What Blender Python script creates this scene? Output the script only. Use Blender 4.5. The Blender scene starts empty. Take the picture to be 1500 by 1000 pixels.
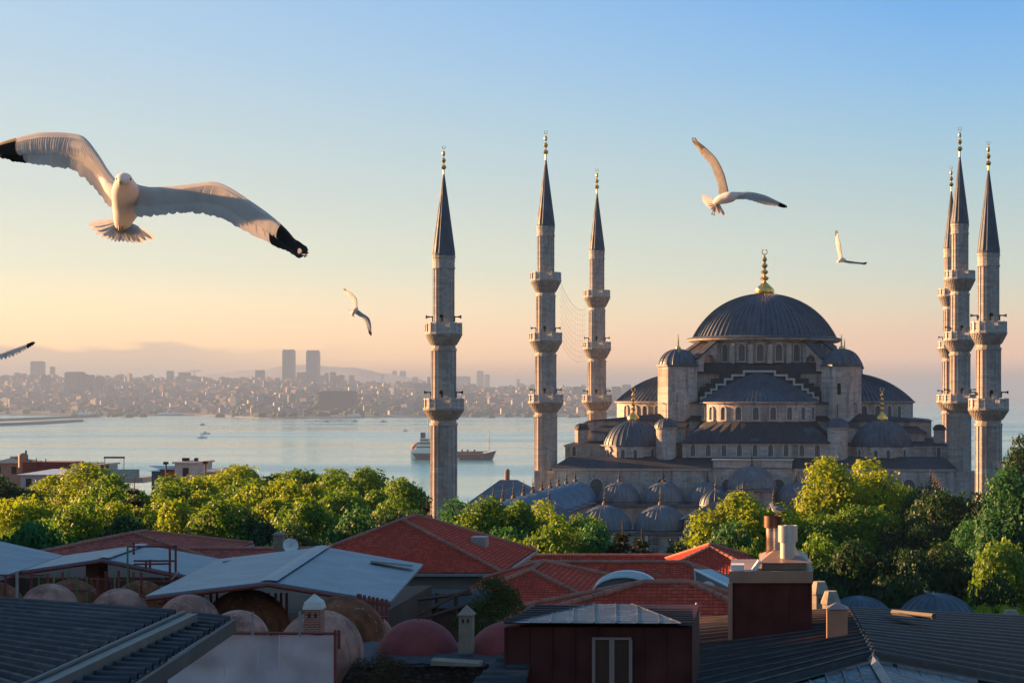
import bpy, math, random
from math import sin, cos, pi, radians, sqrt, atan2
from mathutils import Vector, Matrix, noise
rnd = random.Random(7)
sc = bpy.context.scene
COL = sc.collection
# ------------------------------------------------------------------ camera
F = 2784.0; CX = 1120.0; HY = 581.0; EYE = 60.0      # focal length, principal point and horizon in photo pixels; eye height (m)
cam_d = bpy.data.cameras.new('camera'); cam = bpy.data.objects.new('camera', cam_d); COL.objects.link(cam)
cam_d.sensor_width = 36; cam_d.lens = 36*F/1500
cam_d.shift_x = (750-CX)/1500; cam_d.shift_y = (HY-500)/1500
cam_d.clip_start = 0.5; cam_d.clip_end = 200000
cam.location = (0, 0, EYE); cam.rotation_euler = (radians(90), 0, 0)
sc.camera = cam
# ------------------------------------------------------------------ sky and sun
SUN_AZ = radians(-71); SUN_EL = radians(12)          # measured from +Y, negative = left of the view
SUN = Vector((sin(SUN_AZ)*cos(SUN_EL), cos(SUN_AZ)*cos(SUN_EL), sin(SUN_EL)))
def s2l(c):
    return tuple((x/12.92 if x <= .04045 else ((x+.055)/1.055)**2.4) for x in [v/255 for v in c]) + (1,)
w = bpy.data.worlds.new('World'); sc.world = w; w.use_nodes = True
nt = w.node_tree; nt.nodes.clear(); N = nt.nodes.new; L = nt.links.new
def ramp(stops, tree=nt, interp='LINEAR'):
    r = tree.nodes.new('ShaderNodeValToRGB'); r.color_ramp.interpolation = interp
    e = r.color_ramp.elements
    while len(e) > 1: e.remove(e[-1])
    for i, (p, c) in enumerate(stops):
        el = e[0] if i == 0 else e.new(p)
        el.position = p; el.color = c
    return r
def el_pos(py): return ((HY-py)/F)/sqrt(1+((HY-py)/F)**2)
DENS = 9.6e-5; HAZE_TOP = 350.0; HEQ = (.43, .40, .40)        # air of the haze box; its own brightness when looked through far enough
def behind_haze(py, c):
    """sky colour that gives c after the light has come through the haze"""
    e = el_pos(py); d = min((HAZE_TOP-EYE)/max(e,1e-4), 58000.); T = math.exp(-DENS*d)
    return tuple(min(2.2, max(.02, (v-(1-T)*h)/max(T,.2)))/.95 for v, h in zip(s2l(c), HEQ))+(1,)
SL = [(580,(205,178,160)),(560,(225,190,160)),(530,(234,201,171)),(490,(254,221,184)),(450,(252,229,193)),(400,(231,227,204)),(300,(213,219,211)),(200,(198,214,218)),(100,(183,208,226)),(0,(172,203,231)),(-500,(120,168,210)),(-1800,(92,142,188))]
SR = [(580,(190,172,168)),(560,(199,179,171)),(530,(215,186,172)),(500,(225,193,173)),(450,(219,207,185)),(400,(204,210,199)),(300,(185,204,206)),(200,(162,198,218)),(100,(139,187,229)),(0,(117,175,232)),(-500,(92,150,206)),(-1800,(90,138,186))]
def sky_ramp(S): return ramp([(max(0., el_pos(py)), behind_haze(py, c)) for py, c in S])
tc = N('ShaderNodeTexCoord'); sep = N('ShaderNodeSeparateXYZ'); L(tc.outputs['Generated'], sep.inputs[0])
rl, rr = sky_ramp(SL), sky_ramp(SR)
L(sep.outputs['Z'], rl.inputs[0]); L(sep.outputs['Z'], rr.inputs[0])
az = N('ShaderNodeMapRange'); az.inputs[1].default_value = -.37; az.inputs[2].default_value = .09; L(sep.outputs['X'], az.inputs[0])
mx = N('ShaderNodeMix'); mx.data_type = 'RGBA'; L(az.outputs[0], mx.inputs['Factor']); L(rl.outputs[0], mx.inputs['A']); L(rr.outputs[0], mx.inputs['B'])
# a low bank of cloud over the far shore
cn = N('ShaderNodeTexNoise'); cn.inputs['Scale'].default_value = 9; cn.inputs['Detail'].default_value = 6; cn.inputs['Roughness'].default_value = .55
mp = N('ShaderNodeMapping'); mp.inputs['Scale'].default_value = (1, 1, 5.5); L(tc.outputs['Generated'], mp.inputs[0]); L(mp.outputs[0], cn.inputs['Vector'])
top = N('ShaderNodeMath'); top.operation = 'MULTIPLY_ADD'; top.inputs[1].default_value = .030; top.inputs[2].default_value = .0125; L(cn.outputs[0], top.inputs[0])
cz = N('ShaderNodeMath'); cz.operation = 'SUBTRACT'; L(top.outputs[0], cz.inputs[0]); L(sep.outputs['Z'], cz.inputs[1])
cm = N('ShaderNodeMapRange'); cm.inputs[1].default_value = 0; cm.inputs[2].default_value = .0022; L(cz.outputs[0], cm.inputs[0])
ca = N('ShaderNodeMapRange'); ca.inputs[1].default_value = -.20; ca.inputs[2].default_value = -.30; ca.inputs[3].default_value = 0; ca.inputs[4].default_value = .75; L(sep.outputs['X'], ca.inputs[0])
cf = N('ShaderNodeMath'); cf.operation = 'MULTIPLY'; L(cm.outputs[0], cf.inputs[0]); L(ca.outputs[0], cf.inputs[1])
mc = N('ShaderNodeMix'); mc.data_type = 'RGBA'; mc.inputs['B'].default_value = (.95,.66,.46,1); L(cf.outputs[0], mc.inputs['Factor']); L(mx.outputs['Result'], mc.inputs['A'])
rw = ramp([(0, s2l((122,146,162))),(.12, s2l((124,160,186))),(.35, s2l((108,152,190))),(1, s2l((90,138,186)))]); L(sep.outputs['Z'], rw.inputs[0])
wy = N('ShaderNodeMapRange'); wy.inputs[1].default_value = .35; wy.inputs[2].default_value = -.45; L(sep.outputs['Y'], wy.inputs[0])
mw = N('ShaderNodeMix'); mw.data_type = 'RGBA'; L(wy.outputs[0], mw.inputs['Factor']); L(mc.outputs['Result'], mw.inputs['A']); L(rw.outputs[0], mw.inputs['B'])
sky = N('ShaderNodeTexSky'); sky.sky_type = 'NISHITA'; sky.sun_disc = False; sky.sun_elevation = SUN_EL; sky.sun_rotation = SUN_AZ
sky.dust_density = 2.0
b1 = N('ShaderNodeBackground'); b1.inputs[1].default_value = .22; L(mw.outputs['Result'], b1.inputs[0])
b2 = N('ShaderNodeBackground'); b2.inputs[1].default_value = .002; L(sky.outputs[0], b2.inputs[0])
ad = N('ShaderNodeAddShader'); L(b1.outputs[0], ad.inputs[0]); L(b2.outputs[0], ad.inputs[1])
wo = N('ShaderNodeOutputWorld'); L(ad.outputs[0], wo.inputs[0])
sd = bpy.data.lights.new('sun', 'SUN'); sun = bpy.data.objects.new('sun', sd); COL.objects.link(sun)
sd.energy = 5.0; sd.angle = radians(.6); sd.color = (1, .52, .22)
sun.rotation_euler = SUN.to_track_quat('Z', 'Y').to_euler()
sc.view_settings.view_transform = 'Standard'; sc.view_settings.look = 'None'; sc.view_settings.exposure = 2.1; sc.view_settings.gamma = 1
sc.cycles.max_bounces = 6; sc.cycles.volume_bounces = 1; sc.cycles.transparent_max_bounces = 16; sc.cycles.use_denoising = True
sc.cycles.volume_max_steps = 64
# ------------------------------------------------------------------ helpers
def P(px, py, D): return Vector(((px-CX)*D/F, D, EYE + (HY-py)*D/F))
class MB:
    """collects shapes and links them as one mesh object"""
    def __init__(s): s.v = []; s.f = []; s.uv = {}
    def add(s, vs, fs, M=None):
        n = len(s.v)
        s.v += [tuple(M @ Vector(v)) if M else tuple(v) for v in vs]
        s.f += [tuple(i+n for i in f) for f in fs]
    def box(s, x0, x1, y0, y1, z0, z1, M=None):
        s.add([(x0,y0,z0),(x1,y0,z0),(x1,y1,z0),(x0,y1,z0),(x0,y0,z1),(x1,y0,z1),(x1,y1,z1),(x0,y1,z1)],
              [(0,3,2,1),(4,5,6,7),(0,1,5,4),(1,2,6,5),(2,3,7,6),(3,0,4,7)], M)
    def frus(s, a, z0, b, z1, M=None, cap=True):
        """a,b = (x0,x1,y0,y1) rectangles"""
        s.add([(a[0],a[2],z0),(a[1],a[2],z0),(a[1],a[3],z0),(a[0],a[3],z0),(b[0],b[2],z1),(b[1],b[2],z1),(b[1],b[3],z1),(b[0],b[3],z1)],
              [(0,3,2,1),(4,5,6,7),(0,1,5,4),(1,2,6,5),(2,3,7,6),(3,0,4,7)], M)
    def prism(s, n, r0, z0, z1, cx=0, cy=0, r1=None, rot=0, M=None):
        r1 = r0 if r1 is None else r1
        vs = [(cx+r*cos(rot+2*pi*i/n), cy+r*sin(rot+2*pi*i/n), z) for z, r in ((z0,r0),(z1,r1)) for i in range(n)]
        s.add(vs, [tuple(range(n))[::-1], tuple(range(n,2*n))] + [(i,(i+1)%n,n+(i+1)%n,n+i) for i in range(n)], M)
    def ext(s, poly, d0, d1, M):
        """extrude 2D polygon (a,b) along third axis; M maps (a,b,d)"""
        n = len(poly)
        s.add([(a,b,d) for d in (d0,d1) for a,b in poly], [tuple(range(n))[::-1], tuple(range(n,2*n))]+[(i,(i+1)%n,n+(i+1)%n,n+i) for i in range(n)], M)
    def lathe(s, prof, n=24, cx=0, cy=0, a0=0, a1=2*pi, M=None, angs=None, bump=None):
        full = angs is None and abs(a1-a0-2*pi) < 1e-6
        if angs is None: angs = [a0+(a1-a0)*i/n for i in range(n if full else n+1)]
        m = len(angs); vs = []
        for r, z in prof:
            for j, a in enumerate(angs):
                rr_ = r + (bump[j] if bump and r > .2 else 0)
                vs.append((cx+rr_*cos(a), cy+rr_*sin(a), z))
        fs = []
        closed = full or bump is not None and abs((angs[-1]-angs[0])) > 6.0
        for i in range(len(prof)-1):
            for j in range(m if closed else m-1):
                k = (j+1) % m
                fs.append((i*m+j, i*m+k, (i+1)*m+k, (i+1)*m+j))
        s.add(vs, fs, M)
    def dome(s, R, H, z0, cx=0, cy=0, ribs=32, rh=.06, rw=.09, a0=0, a1=2*pi, steps=10, power=0, M=None):
        """ribbed lead dome or part of one"""
        Rs = (R*R+H*H)/(2*H); t1 = math.asin(min(1,R/Rs)) if H < R else pi-math.asin(min(1,R/Rs))
        prof = []
        for i in range(steps+1):
            t = t1*(1-i/steps); prof.append((max(Rs*sin(t), .02), z0 + Rs*cos(t)-(Rs-H)))
        if power: prof = [(max(R*(1-i/steps), .02), z0+H*(1-(1-i/steps)**power)) for i in range(steps+1)]
        angs = []; bump = []
        span = a1-a0; full = abs(span-2*pi) < 1e-6
        for k in range(ribs if full else ribs+1):
            a = a0+span*k/ribs; d = rw/R
            angs += [a-d, a, a+d]; bump += [0, rh, 0]
            if full or k < ribs: angs.append(a+span/ribs/2); bump.append(0)
        m = len(angs); vs = []
        for r, z in prof:
            f = min(1, r/R*1.6)
            for j, a in enumerate(angs):
                q = r + bump[j]*f
                vs.append((cx+q*cos(a), cy+q*sin(a), z + bump[j]*f*.5))
        fs = []
        for i in range(len(prof)-1):
            for j in range(m if full else m-1):
                k = (j+1) % m
                fs.append((i*m+j, i*m+k, (i+1)*m+k, (i+1)*m+j))
        s.add(vs, fs, M)
    def tube(s, pts, r, n=6, r1=None, M=None):
        pts = [Vector(p) for p in pts]; vs = []; m = len(pts)
        up = None
        for i, p in enumerate(pts):
            d = (pts[min(i+1,m-1)]-pts[max(i-1,0)])
            d = d.normalized() if d.length > 1e-9 else Vector((0,0,1))
            if up is None: up = Vector((0,0,1)) if abs(d.z) < .9 else Vector((1,0,0))
            x = d.cross(up).normalized(); y = x.cross(d).normalized(); up = y
            rr_ = r if r1 is None else r+(r1-r)*i/(m-1)
            vs += [p + x*(rr_*cos(2*pi*k/n)) + y*(rr_*sin(2*pi*k/n)) for k in range(n)]
        fs = [(i*n+k, i*n+(k+1)%n, (i+1)*n+(k+1)%n, (i+1)*n+k) for i in range(m-1) for k in range(n)]
        s.add(vs, fs + [tuple(range(n))[::-1], tuple(range((m-1)*n, m*n))], M)
    def sphere(s, c, r, n=10, m=7, sx=1, sy=1, sz=1, M=None):
        vs = [(c[0]+r*sx*sin(pi*i/m)*cos(2*pi*j/n), c[1]+r*sy*sin(pi*i/m)*sin(2*pi*j/n), c[2]+r*sz*cos(pi*i/m)) for i in range(m+1) for j in range(n)]
        s.add(vs, [(i*n+j,(i+1)*n+j,(i+1)*n+(j+1)%n,i*n+(j+1)%n) for i in range(m) for j in range(n)], M)
    def quad(s, *p): s.add(p, [tuple(range(len(p)))])
    def face_uv(s, pts, thick=0.0, uo=(0,0)):
        """roof face; first edge = eave; UV in metres with v up the slope"""
        pts = [Vector(p) for p in pts]; e = (pts[1]-pts[0]).normalized()
        nrm = Vector((0,0,0))
        for i in range(1, len(pts)-1): nrm += (pts[i]-pts[0]).cross(pts[i+1]-pts[0])
        nrm.normalize(); up = nrm.cross(e)
        n = len(s.v); s.v += [tuple(p) for p in pts]; s.uv[len(s.f)] = [((p-pts[0]).dot(e)+uo[0], (p-pts[0]).dot(up)+uo[1]) for p in pts]
        s.f.append(tuple(range(n, n+len(pts))))
        if thick:
            dn = Vector((0,0,-thick)); k = len(pts)
            n2 = len(s.v); s.v += [tuple(p+dn) for p in pts]
            s.f.append(tuple(range(n2, n2+k))[::-1])
            for i in range(k): s.f.append((n+i, n2+i, n2+(i+1)%k, n+(i+1)%k))
    def build(s, name, mat, parent=None, smooth=False, off=(0,0,0), world=False):
        me = bpy.data.meshes.new(name)
        o3 = Vector(off)
        me.from_pydata([tuple(Vector(v)+o3) for v in s.v], [], s.f)
        if s.uv:
            ul = me.uv_layers.new(name='UVMap')
            for fi, uvs in s.uv.items():
                for li, uvc in zip(me.polygons[fi].loop_indices, uvs): ul.data[li].uv = uvc
        if mat: me.materials.append(mat)
        if smooth == 'auto':
            me.polygons.foreach_set('use_smooth', [True]*len(me.polygons))
            me.set_sharp_from_angle(angle=radians(35))
        elif smooth: me.polygons.foreach_set('use_smooth', [True]*len(me.polygons))
        me.update()
        o = bpy.data.objects.new(name, me); COL.objects.link(o)
        if parent: o.parent = parent
        return o
def tag(o, label=None, cat=None, group=None, kind=None):
    if label: o['label'] = label
    if cat: o['category'] = cat
    if group: o['group'] = group
    if kind: o['kind'] = kind
    return o
def thing(name, loc, label, cat, group=None, rz=0):
    o = bpy.data.objects.new(name, None); COL.objects.link(o); o.location = loc; o.rotation_euler = (0,0,rz); o.empty_display_size = .5
    return tag(o, label, cat, group)
KIDS = {}
def children(o): return [c for c in COL.objects if c.parent == o]
def copy_tree(o, parent=None):
    c = o.copy(); COL.objects.link(c); c.parent = parent
    if o not in KIDS: KIDS[o] = [x for x in COL.objects if x.parent == o]
    for ch in KIDS[o]: copy_tree(ch, c)
    return c
# ------------------------------------------------------------------ materials
MATS = {}
class Mt:
    def __init__(s, name):
        s.m = bpy.data.materials.new(name); s.m.use_nodes = True; s.t = s.m.node_tree
        s.b = s.t.nodes['Principled BSDF']; s.out = s.t.nodes['Material Output']; s.tc = None
    def n(s, k, **kw):
        x = s.t.nodes.new(k)
        for a, b in kw.items(): setattr(x, a, b)
        return x
    def l(s, a, b): s.t.links.new(a, b)
    def co(s, kind='Object', scale=(1,1,1)):
        if not s.tc: s.tc = s.n('ShaderNodeTexCoord')
        if scale == (1,1,1): return s.tc.outputs[kind]
        mp = s.n('ShaderNodeMapping'); mp.inputs['Scale'].default_value = scale; s.l(s.tc.outputs[kind], mp.inputs[0]); return mp.outputs[0]
    def noise(s, scale, detail=4, vec=None, rough=.55):
        x = s.n('ShaderNodeTexNoise'); x.inputs['Scale'].default_value = scale; x.inputs['Detail'].default_value = detail; x.inputs['Roughness'].default_value = rough
        s.l(vec if vec is not None else s.co(), x.inputs['Vector']); return x.outputs[0]
    def rmap(s, v, a, b, c=0, d=1):
        x = s.n('ShaderNodeMapRange')
        for i, q in enumerate((a,b,c,d)): x.inputs[i+1].default_value = q
        s.l(v, x.inputs[0]); return x.outputs[0]
    def mix(s, f, a, b, mode='MIX'):
        x = s.n('ShaderNodeMix'); x.data_type = 'RGBA'; x.blend_type = mode
        for q, k in ((f,'Factor'),(a,'A'),(b,'B')):
            if isinstance(q, (int,float)): x.inputs[k].default_value = q
            elif isinstance(q, tuple): x.inputs[k].default_value = q if len(q) == 4 else q+(1,)
            else: s.l(q, x.inputs[k])
        return x.outputs['Result']
    def math(s, op, a, b=0.):
        x = s.n('ShaderNodeMath', operation=op)
        for i, q in enumerate((a,b)):
            if isinstance(q, (int,float)): x.inputs[i].default_value = q
            else: s.l(q, x.inputs[i])
        return x.outputs[0]
    def bump(s, h, strength=.5, dist=.05):
        x = s.n('ShaderNodeBump'); x.inputs['Strength'].default_value = strength; x.inputs['Distance'].default_value = dist
        s.l(h, x.inputs['Height']); s.l(x.outputs[0], s.b.inputs['Normal'])
    def col(s, c):
        if isinstance(c, tuple): s.b.inputs['Base Color'].default_value = c if len(c) == 4 else c+(1,)
        else: s.l(c, s.b.inputs['Base Color'])
    def set(s, rough=.8, metal=0., spec=.5):
        s.b.inputs['Roughness'].default_value = rough; s.b.inputs['Metallic'].default_value = metal; s.b.inputs['Specular IOR Level'].default_value = spec
        return s
def C(r, g, b, k=1.0): return (r*k, g*k, b*k, 1)
def plain(name, c, rough=.7, metal=0., var=.25, scale=3., spec=.4, bump=0.):
    """base colour with mottling at two scales"""
    if name in MATS: return MATS[name]
    m = Mt(name); m.set(rough, metal, spec)
    n1 = m.noise(scale, 5); n2 = m.noise(scale*.17, 3)
    lo = tuple(x*(1-var) for x in c); hi = tuple(min(1,x*(1+var)) for x in c)
    a = m.mix(m.rmap(n1,.3,.7), lo, hi); b = m.mix(m.rmap(n2,.35,.65,0,.6), a, tuple(x*(1-var*.8) for x in c))
    m.col(b)
    if bump: m.bump(n1, bump, .05)
    MATS[name] = m.m; return m.m
def stone(name, base, scale=1.0, stain=.6, warm=(.44,.33,.27)):
    if name in MATS: return MATS[name]
    m = Mt(name); m.set(.85, 0, .3)
    sx = m.n('ShaderNodeSeparateXYZ'); m.l(m.co(), sx.inputs[0])
    cx = m.n('ShaderNodeCombineXYZ'); m.l(m.math('ADD', sx.outputs[0], m.math('MULTIPLY', sx.outputs[1], .83)), cx.inputs[0]); m.l(sx.outputs[2], cx.inputs[1])
    br = m.n('ShaderNodeTexBrick'); m.l(cx.outputs[0], br.inputs['Vector']); br.inputs['Scale'].default_value = 1
    br.inputs['Brick Width'].default_value = 1.25*scale; br.inputs['Row Height'].default_value = .42*scale; br.inputs['Mortar Size'].default_value = .012
    br.inputs['Color1'].default_value = C(*base); br.inputs['Color2'].default_value = C(*base, .62); br.inputs['Mortar'].default_value = C(*base, .5); br.inputs['Bias'].default_value = -.15
    n1 = m.noise(.28, 6); n2 = m.noise(2.2, 5)
    a = m.mix(m.rmap(n1,.40,.60,0,.6), br.outputs[0], warm)
    a = m.mix(m.rmap(n2,.45,.7,0,.55), a, tuple(x*.5 for x in base))
    st = m.noise(.9, 6, m.co('Object', (1,1,.12)), .65)
    a = m.mix(m.rmap(st,.50,.66,0,stain), a, (.06,.06,.065))
    m.col(a); m.bump(m.math('ADD', br.outputs['Fac'], m.math('MULTIPLY', n2, -1.0)), .5, .04)
    MATS[name] = m.m; return m.m
def lead(name, c=(.17,.2,.24), rough=.42, metal=.25, veins=False):
    if name in MATS: return MATS[name]
    m = Mt(name); m.set(rough, metal, .5)
    n1 = m.noise(.5, 5); n2 = m.noise(1.4, 5, m.co('Object', (1,1,.25)))
    a = m.mix(m.rmap(n1,.35,.65), tuple(x*.7 for x in c), tuple(x*1.25 for x in c))
    a = m.mix(m.rmap(n2,.5,.75,0,.4), a, tuple(min(.3,x*2.3) for x in c)); m.col(a)
    r = m.rmap(n1,.3,.7,rough-.1,rough+.16); m.l(r, m.b.inputs['Roughness'])
    if veins:
        nv = m.noise(3.2, 3, rough=.5); d_ = m.math('ABSOLUTE', m.math('SUBTRACT', nv, .5)); m.col(m.mix(m.rmap(d_,.0,.012,.85,0), a, (.34,.36,.37)))
    m.bump(m.noise(1.1, 4), .35, .08)
    MATS[name] = m.m; return m.m
def lattice(name, a, b, s=6.):
    m = Mt(name); m.set(.8); x = m.n('ShaderNodeTexVoronoi'); x.inputs['Scale'].default_value = s; x.inputs['Randomness'].default_value = 0
    m.l(m.co(), x.inputs['Vector']); m.col(m.mix(m.rmap(x.outputs['Distance'],.28,.34), b, a)); return m.m
STONE = stone('pale_limestone', (.56,.525,.50))
STONE2 = stone('minaret_stone', (.47,.465,.45), .8, .35)
STONE3 = stone('courtyard_stone', (.36,.365,.37), 1, .5)
TRIM = plain('carved_stone', (.5,.5,.49), .8, var=.2, scale=2.)
LEAD = lead('weathered_lead', (.06,.083,.112), .5, .15)
LEADP = lead('portico_lead', (.12,.14,.165), .55, .1)
LEADD = lead('dark_lead', (.028,.031,.04), .6, .05)
LEADB = lead('cone_lead', (.055,.085,.125), .6, .05)
GOLD = Mt('gilded_metal'); GOLD.set(.28, 1.0); GOLD.col(C(.85,.55,.16)); GOLD = GOLD.m
LATT = lattice('stone_grille', (.17,.165,.16), (.012,.014,.018), 3.4)
DARK = plain('dark_opening', (.012,.012,.014), .6)
# ------------------------------------------------------------------ setting: sea, far land, near ground
def sea_mat():
    m = Mt('sea_water'); m.set(.13, 0, .5); m.b.inputs['IOR'].default_value = 1.33
    big = m.noise(1, 4, m.co('Object', (.0009,.0042,1)), .6); big2 = m.noise(1, 5, m.co('Object', (.00045,.0024,1)), .55)
    k = m.math('ADD', m.math('MULTIPLY', big, .5), m.math('MULTIPLY', big2, .5))
    m.l(m.rmap(k,.42,.58,.07,.22), m.b.inputs['Roughness'])
    m.col(m.mix(m.rmap(k,.42,.58), (.13,.46,.54,1), (.04,.24,.34,1)))
    w1 = m.noise(1, 3, m.co('Object', (.05,.09,1))); w2 = m.noise(1, 4, m.co('Object', (.35,.5,1)))
    h = m.math('ADD', m.math('MULTIPLY', w1, 2.2), m.math('MULTIPLY', w2, .35))
    b = m.n('ShaderNodeBump'); b.inputs['Distance'].default_value = 1.0; m.l(m.rmap(k,.42,.58,.16,.5), b.inputs['Strength'])
    m.l(h, b.inputs['Height']); m.l(b.outputs[0], m.b.inputs['Normal'])
    return m.m
q = MB()
q.quad((-42000,-300,0),(42000,-300,0),(42000,59000,0),(-42000,59000,0))
tag(q.build('sea', sea_mat()), kind='structure')
def shore_y(px):     # distance of the far waterline in each direction
    pts = [(-900,5600),(0,6350),(140,6250),(300,6150),(380,5350),(430,5300),(520,5500),(700,5750),(900,5900),(1130,7400),(1260,11000)]
    for (a,b),(c,d) in zip(pts, pts[1:]):
        if px <= c: return b+(d-b)*(px-a)/(c-a)
    return 20000
def far_z(px, Y):
    s = shore_y(px); t = (Y-s)
    if t < 0: return -3
    prof = [(-900,150),(0,138),(200,132),(400,118),(560,100),(700,88),(900,76),(1130,50),(1260,6)]
    H = 0
    for (a,b),(c,d) in zip(prof, prof[1:]):
        if a <= px <= c: H = b+(d-b)*(px-a)/(c-a)
    k = min(1, t/3600)
    n = noise.noise(Vector((px*.012, Y*.0011, 3.1)))*22*k + noise.noise(Vector((px*.05, Y*.004, 1.1)))*7*k
    return 1.5 + H*(k**.9) + n
q = MB(); nx, ny = 150, 44; vs = []
for j in range(ny):
    for i in range(nx):
        px = -700 + 1960*i/(nx-1); s = shore_y(px); Y = s-30 + (j/(ny-1))**1.4*9000
        vs.append(((px-CX)*Y/F, Y, far_z(px, Y) if j else -3))
q.add(vs, [(j*nx+i, j*nx+i+1, (j+1)*nx+i+1, (j+1)*nx+i) for j in range(ny-1) for i in range(nx-1)])
FARM = plain('far_ground', (.085,.088,.07), .95, var=.6, scale=.012)
tag(q.build('far_shore', FARM, smooth=True), kind='structure')
# distant mountain ridge
q = MB(); rid = [(-300,576),(0,572),(200,562),(300,549),(380,541),(430,534),(470,535),(530,540),(590,551),(640,563),(700,571),(800,576)]
vs = []
for k in range(60):
    px = -300+1100*k/59
    for (a,b),(c,d) in zip(rid, rid[1:]):
        if a <= px <= c: py = b+(d-b)*(px-a)/(c-a)
    py += 3*noise.noise(Vector((px*.03,0,0))) + 1.2*noise.noise(Vector((px*.11,0,5)))
    vs += [P(px, 583, 11800), P(px, (py+583)/2+3*noise.noise(Vector((px*.06,2,5))), 12600), P(px, py, 13600), P(px, 583, 15000)]
q.add(vs, [(4*k+j, 4*k+4+j, 4*k+5+j, 4*k+1+j) for k in range(59) for j in range(3)])
tag(q.build('hills', plain('hill_woods', (.27,.28,.3), .95, scale=.002), smooth=True), kind='structure')
# harbour moles at the left
MOLE = plain('mole_rock', (.09,.085,.08), .95, scale=.1)
def mole(pts, lab):
    r = MB(); vs = []
    for px, py in pts:
        D = 60*F/(py-HY); c = Vector(((px-CX)*D/F, D, 0))
        vs += [c+Vector((0,-26,-1)), c+Vector((0,-9,6)), c+Vector((0,9,6)), c+Vector((0,26,-1))]
    n = len(pts); r.add(vs, [(4*k+j, 4*k+4+j, 4*k+5+j, 4*k+1+j) for k in range(n-1) for j in range(3)]+[(4*n-4,4*n-3,4*n-2,4*n-1)])
    tag(r.build('breakwater', MOLE), lab, 'breakwater')
mole([(-120,621),(0,616.5),(60,614),(110,611.8),(144,610.6)], 'long low breakwater reaching out from the left edge, the farther of two')
mole([(-120,627),(0,623.5),(60,621),(100,618.5),(118,617.5)], 'nearer short breakwater ending in a blunt head at the left edge')
# near ground: plateau round the camera falling to the water
q = MB(); nx, ny = 70, 60; vs = []
for j in range(ny):
    for i in range(nx):
        X = -620+1240*i/(nx-1); Y = -250+1150*j/(ny-1)
        k = max(0, min(1, (Y-395)/420)); k = k*k*(3-2*k)
        z = 36.0*(1-k) - 2.5*k + .5*noise.noise(Vector((X*.03,Y*.03,0)))
        if Y < 60: z += 2*min(1,(60-Y)/60)
        vs.append((X,Y,z))
q.add(vs, [(j*nx+i, j*nx+i+1, (j+1)*nx+i+1, (j+1)*nx+i) for j in range(ny-1) for i in range(nx-1)])
tag(q.build('ground', plain('ground_soil', (.06,.065,.045), .95, var=.4, scale=.3), smooth=True), kind='structure')
# ------------------------------------------------------------------ haze: real air between the camera and the far shore
q = MB(); q.box(-41500,41500,-290,58500,-1.2,HAZE_TOP)
hz = bpy.data.materials.new('haze_air'); hz.use_nodes = True; ht = hz.node_tree; ht.nodes.clear()
ho = ht.nodes.new('ShaderNodeOutputMaterial'); hv = ht.nodes.new('ShaderNodeVolumePrincipled')
hv.inputs['Color'].default_value = (.27,.38,.56,1); hv.inputs['Density'].default_value = DENS; hv.inputs['Anisotropy'].default_value = .12
ht.links.new(hv.outputs[0], ho.inputs['Volume'])
hz.volume_intersection_method = 'FAST' if hasattr(hz, 'volume_intersection_method') else None
tag(q.build('haze', hz), kind='stuff')
# ------------------------------------------------------------------ the far city
def facade_mat(name, wall, win, sx=3.2, sz=3.1, rough=.8):
    m = Mt(name); m.set(rough)
    s = m.n('ShaderNodeSeparateXYZ'); m.l(m.co(), s.inputs[0])
    fx = m.math('FRACT', m.math('DIVIDE', m.math('ADD', s.outputs[0], s.outputs[1]), sx)); fz = m.math('FRACT', m.math('DIVIDE', s.outputs[2], sz))
    k = m.math('MULTIPLY', m.math('GREATER_THAN', fx, .45), m.math('GREATER_THAN', fz, .45))
    m.col(m.mix(k, wall, win)); return m.m
CW = [facade_mat('facade_white', (.42,.41,.39), (.1,.11,.12)), facade_mat('facade_cream', (.37,.32,.26), (.09,.09,.1)), facade_mat('facade_pink', (.35,.24,.2), (.08,.08,.09)),
      facade_mat('facade_grey', (.26,.27,.28), (.06,.07,.08)), facade_mat('facade_ochre', (.42,.3,.18), (.07,.07,.07))]
RT = plain('far_roof_tiles', (.3,.11,.07), .85, scale=.2); RG = plain('far_roof_grey', (.2,.2,.2), .85, scale=.2)
def city_kind(w, d, h, wm, hip, rm):
    r = MB(); r.box(-w/2,w/2,-d/2,d/2,-14,h); o = r.build('apartment_block', wm)
    t = MB()
    if hip: t.frus((-w/2-.4,w/2+.4,-d/2-.4,d/2+.4), h+.02, (-w/2+d*.4,w/2-d*.4,-.3,.3), h+2.6)
    else: t.box(-w/2+1,w/2-1,-d/2+1,d/2-1,h+.02,h+1.0); t.box(-w*.2,w*.15,-d*.2,d*.2,h+1.02,h+3.6)
    t.build('roof', rm, o); return o
kinds = [city_kind(18,14,13,CW[0],True,RT), city_kind(22,15,17,CW[1],True,RT), city_kind(15,14,20,CW[2],False,RG), city_kind(26,16,15,CW[0],False,RG),
         city_kind(17,15,11,CW[4],True,RT), city_kind(20,16,24,CW[3],False,RG), city_kind(30,14,12,CW[1],True,RT), city_kind(16,14,28,CW[0],False,RG), city_kind(24,15,9,CW[2],True,RT)]
LB = ['white tiled-roof block in the hazy city on the far shore','cream tiled-roof block in the hazy city on the far shore','pink flat-roofed block in the hazy city on the far shore',
 'white flat-roofed block in the hazy city on the far shore','ochre low house in the hazy city on the far shore','grey flat-roofed block in the hazy city on the far shore','long cream tiled-roof building in the hazy far city',
 'white tall slim block in the hazy far city','low pink tiled-roof house in the hazy far city']
GR = 'apartment blocks of the far city'
for o, l in zip(kinds, LB): tag(o, l, 'building', GR)
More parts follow.
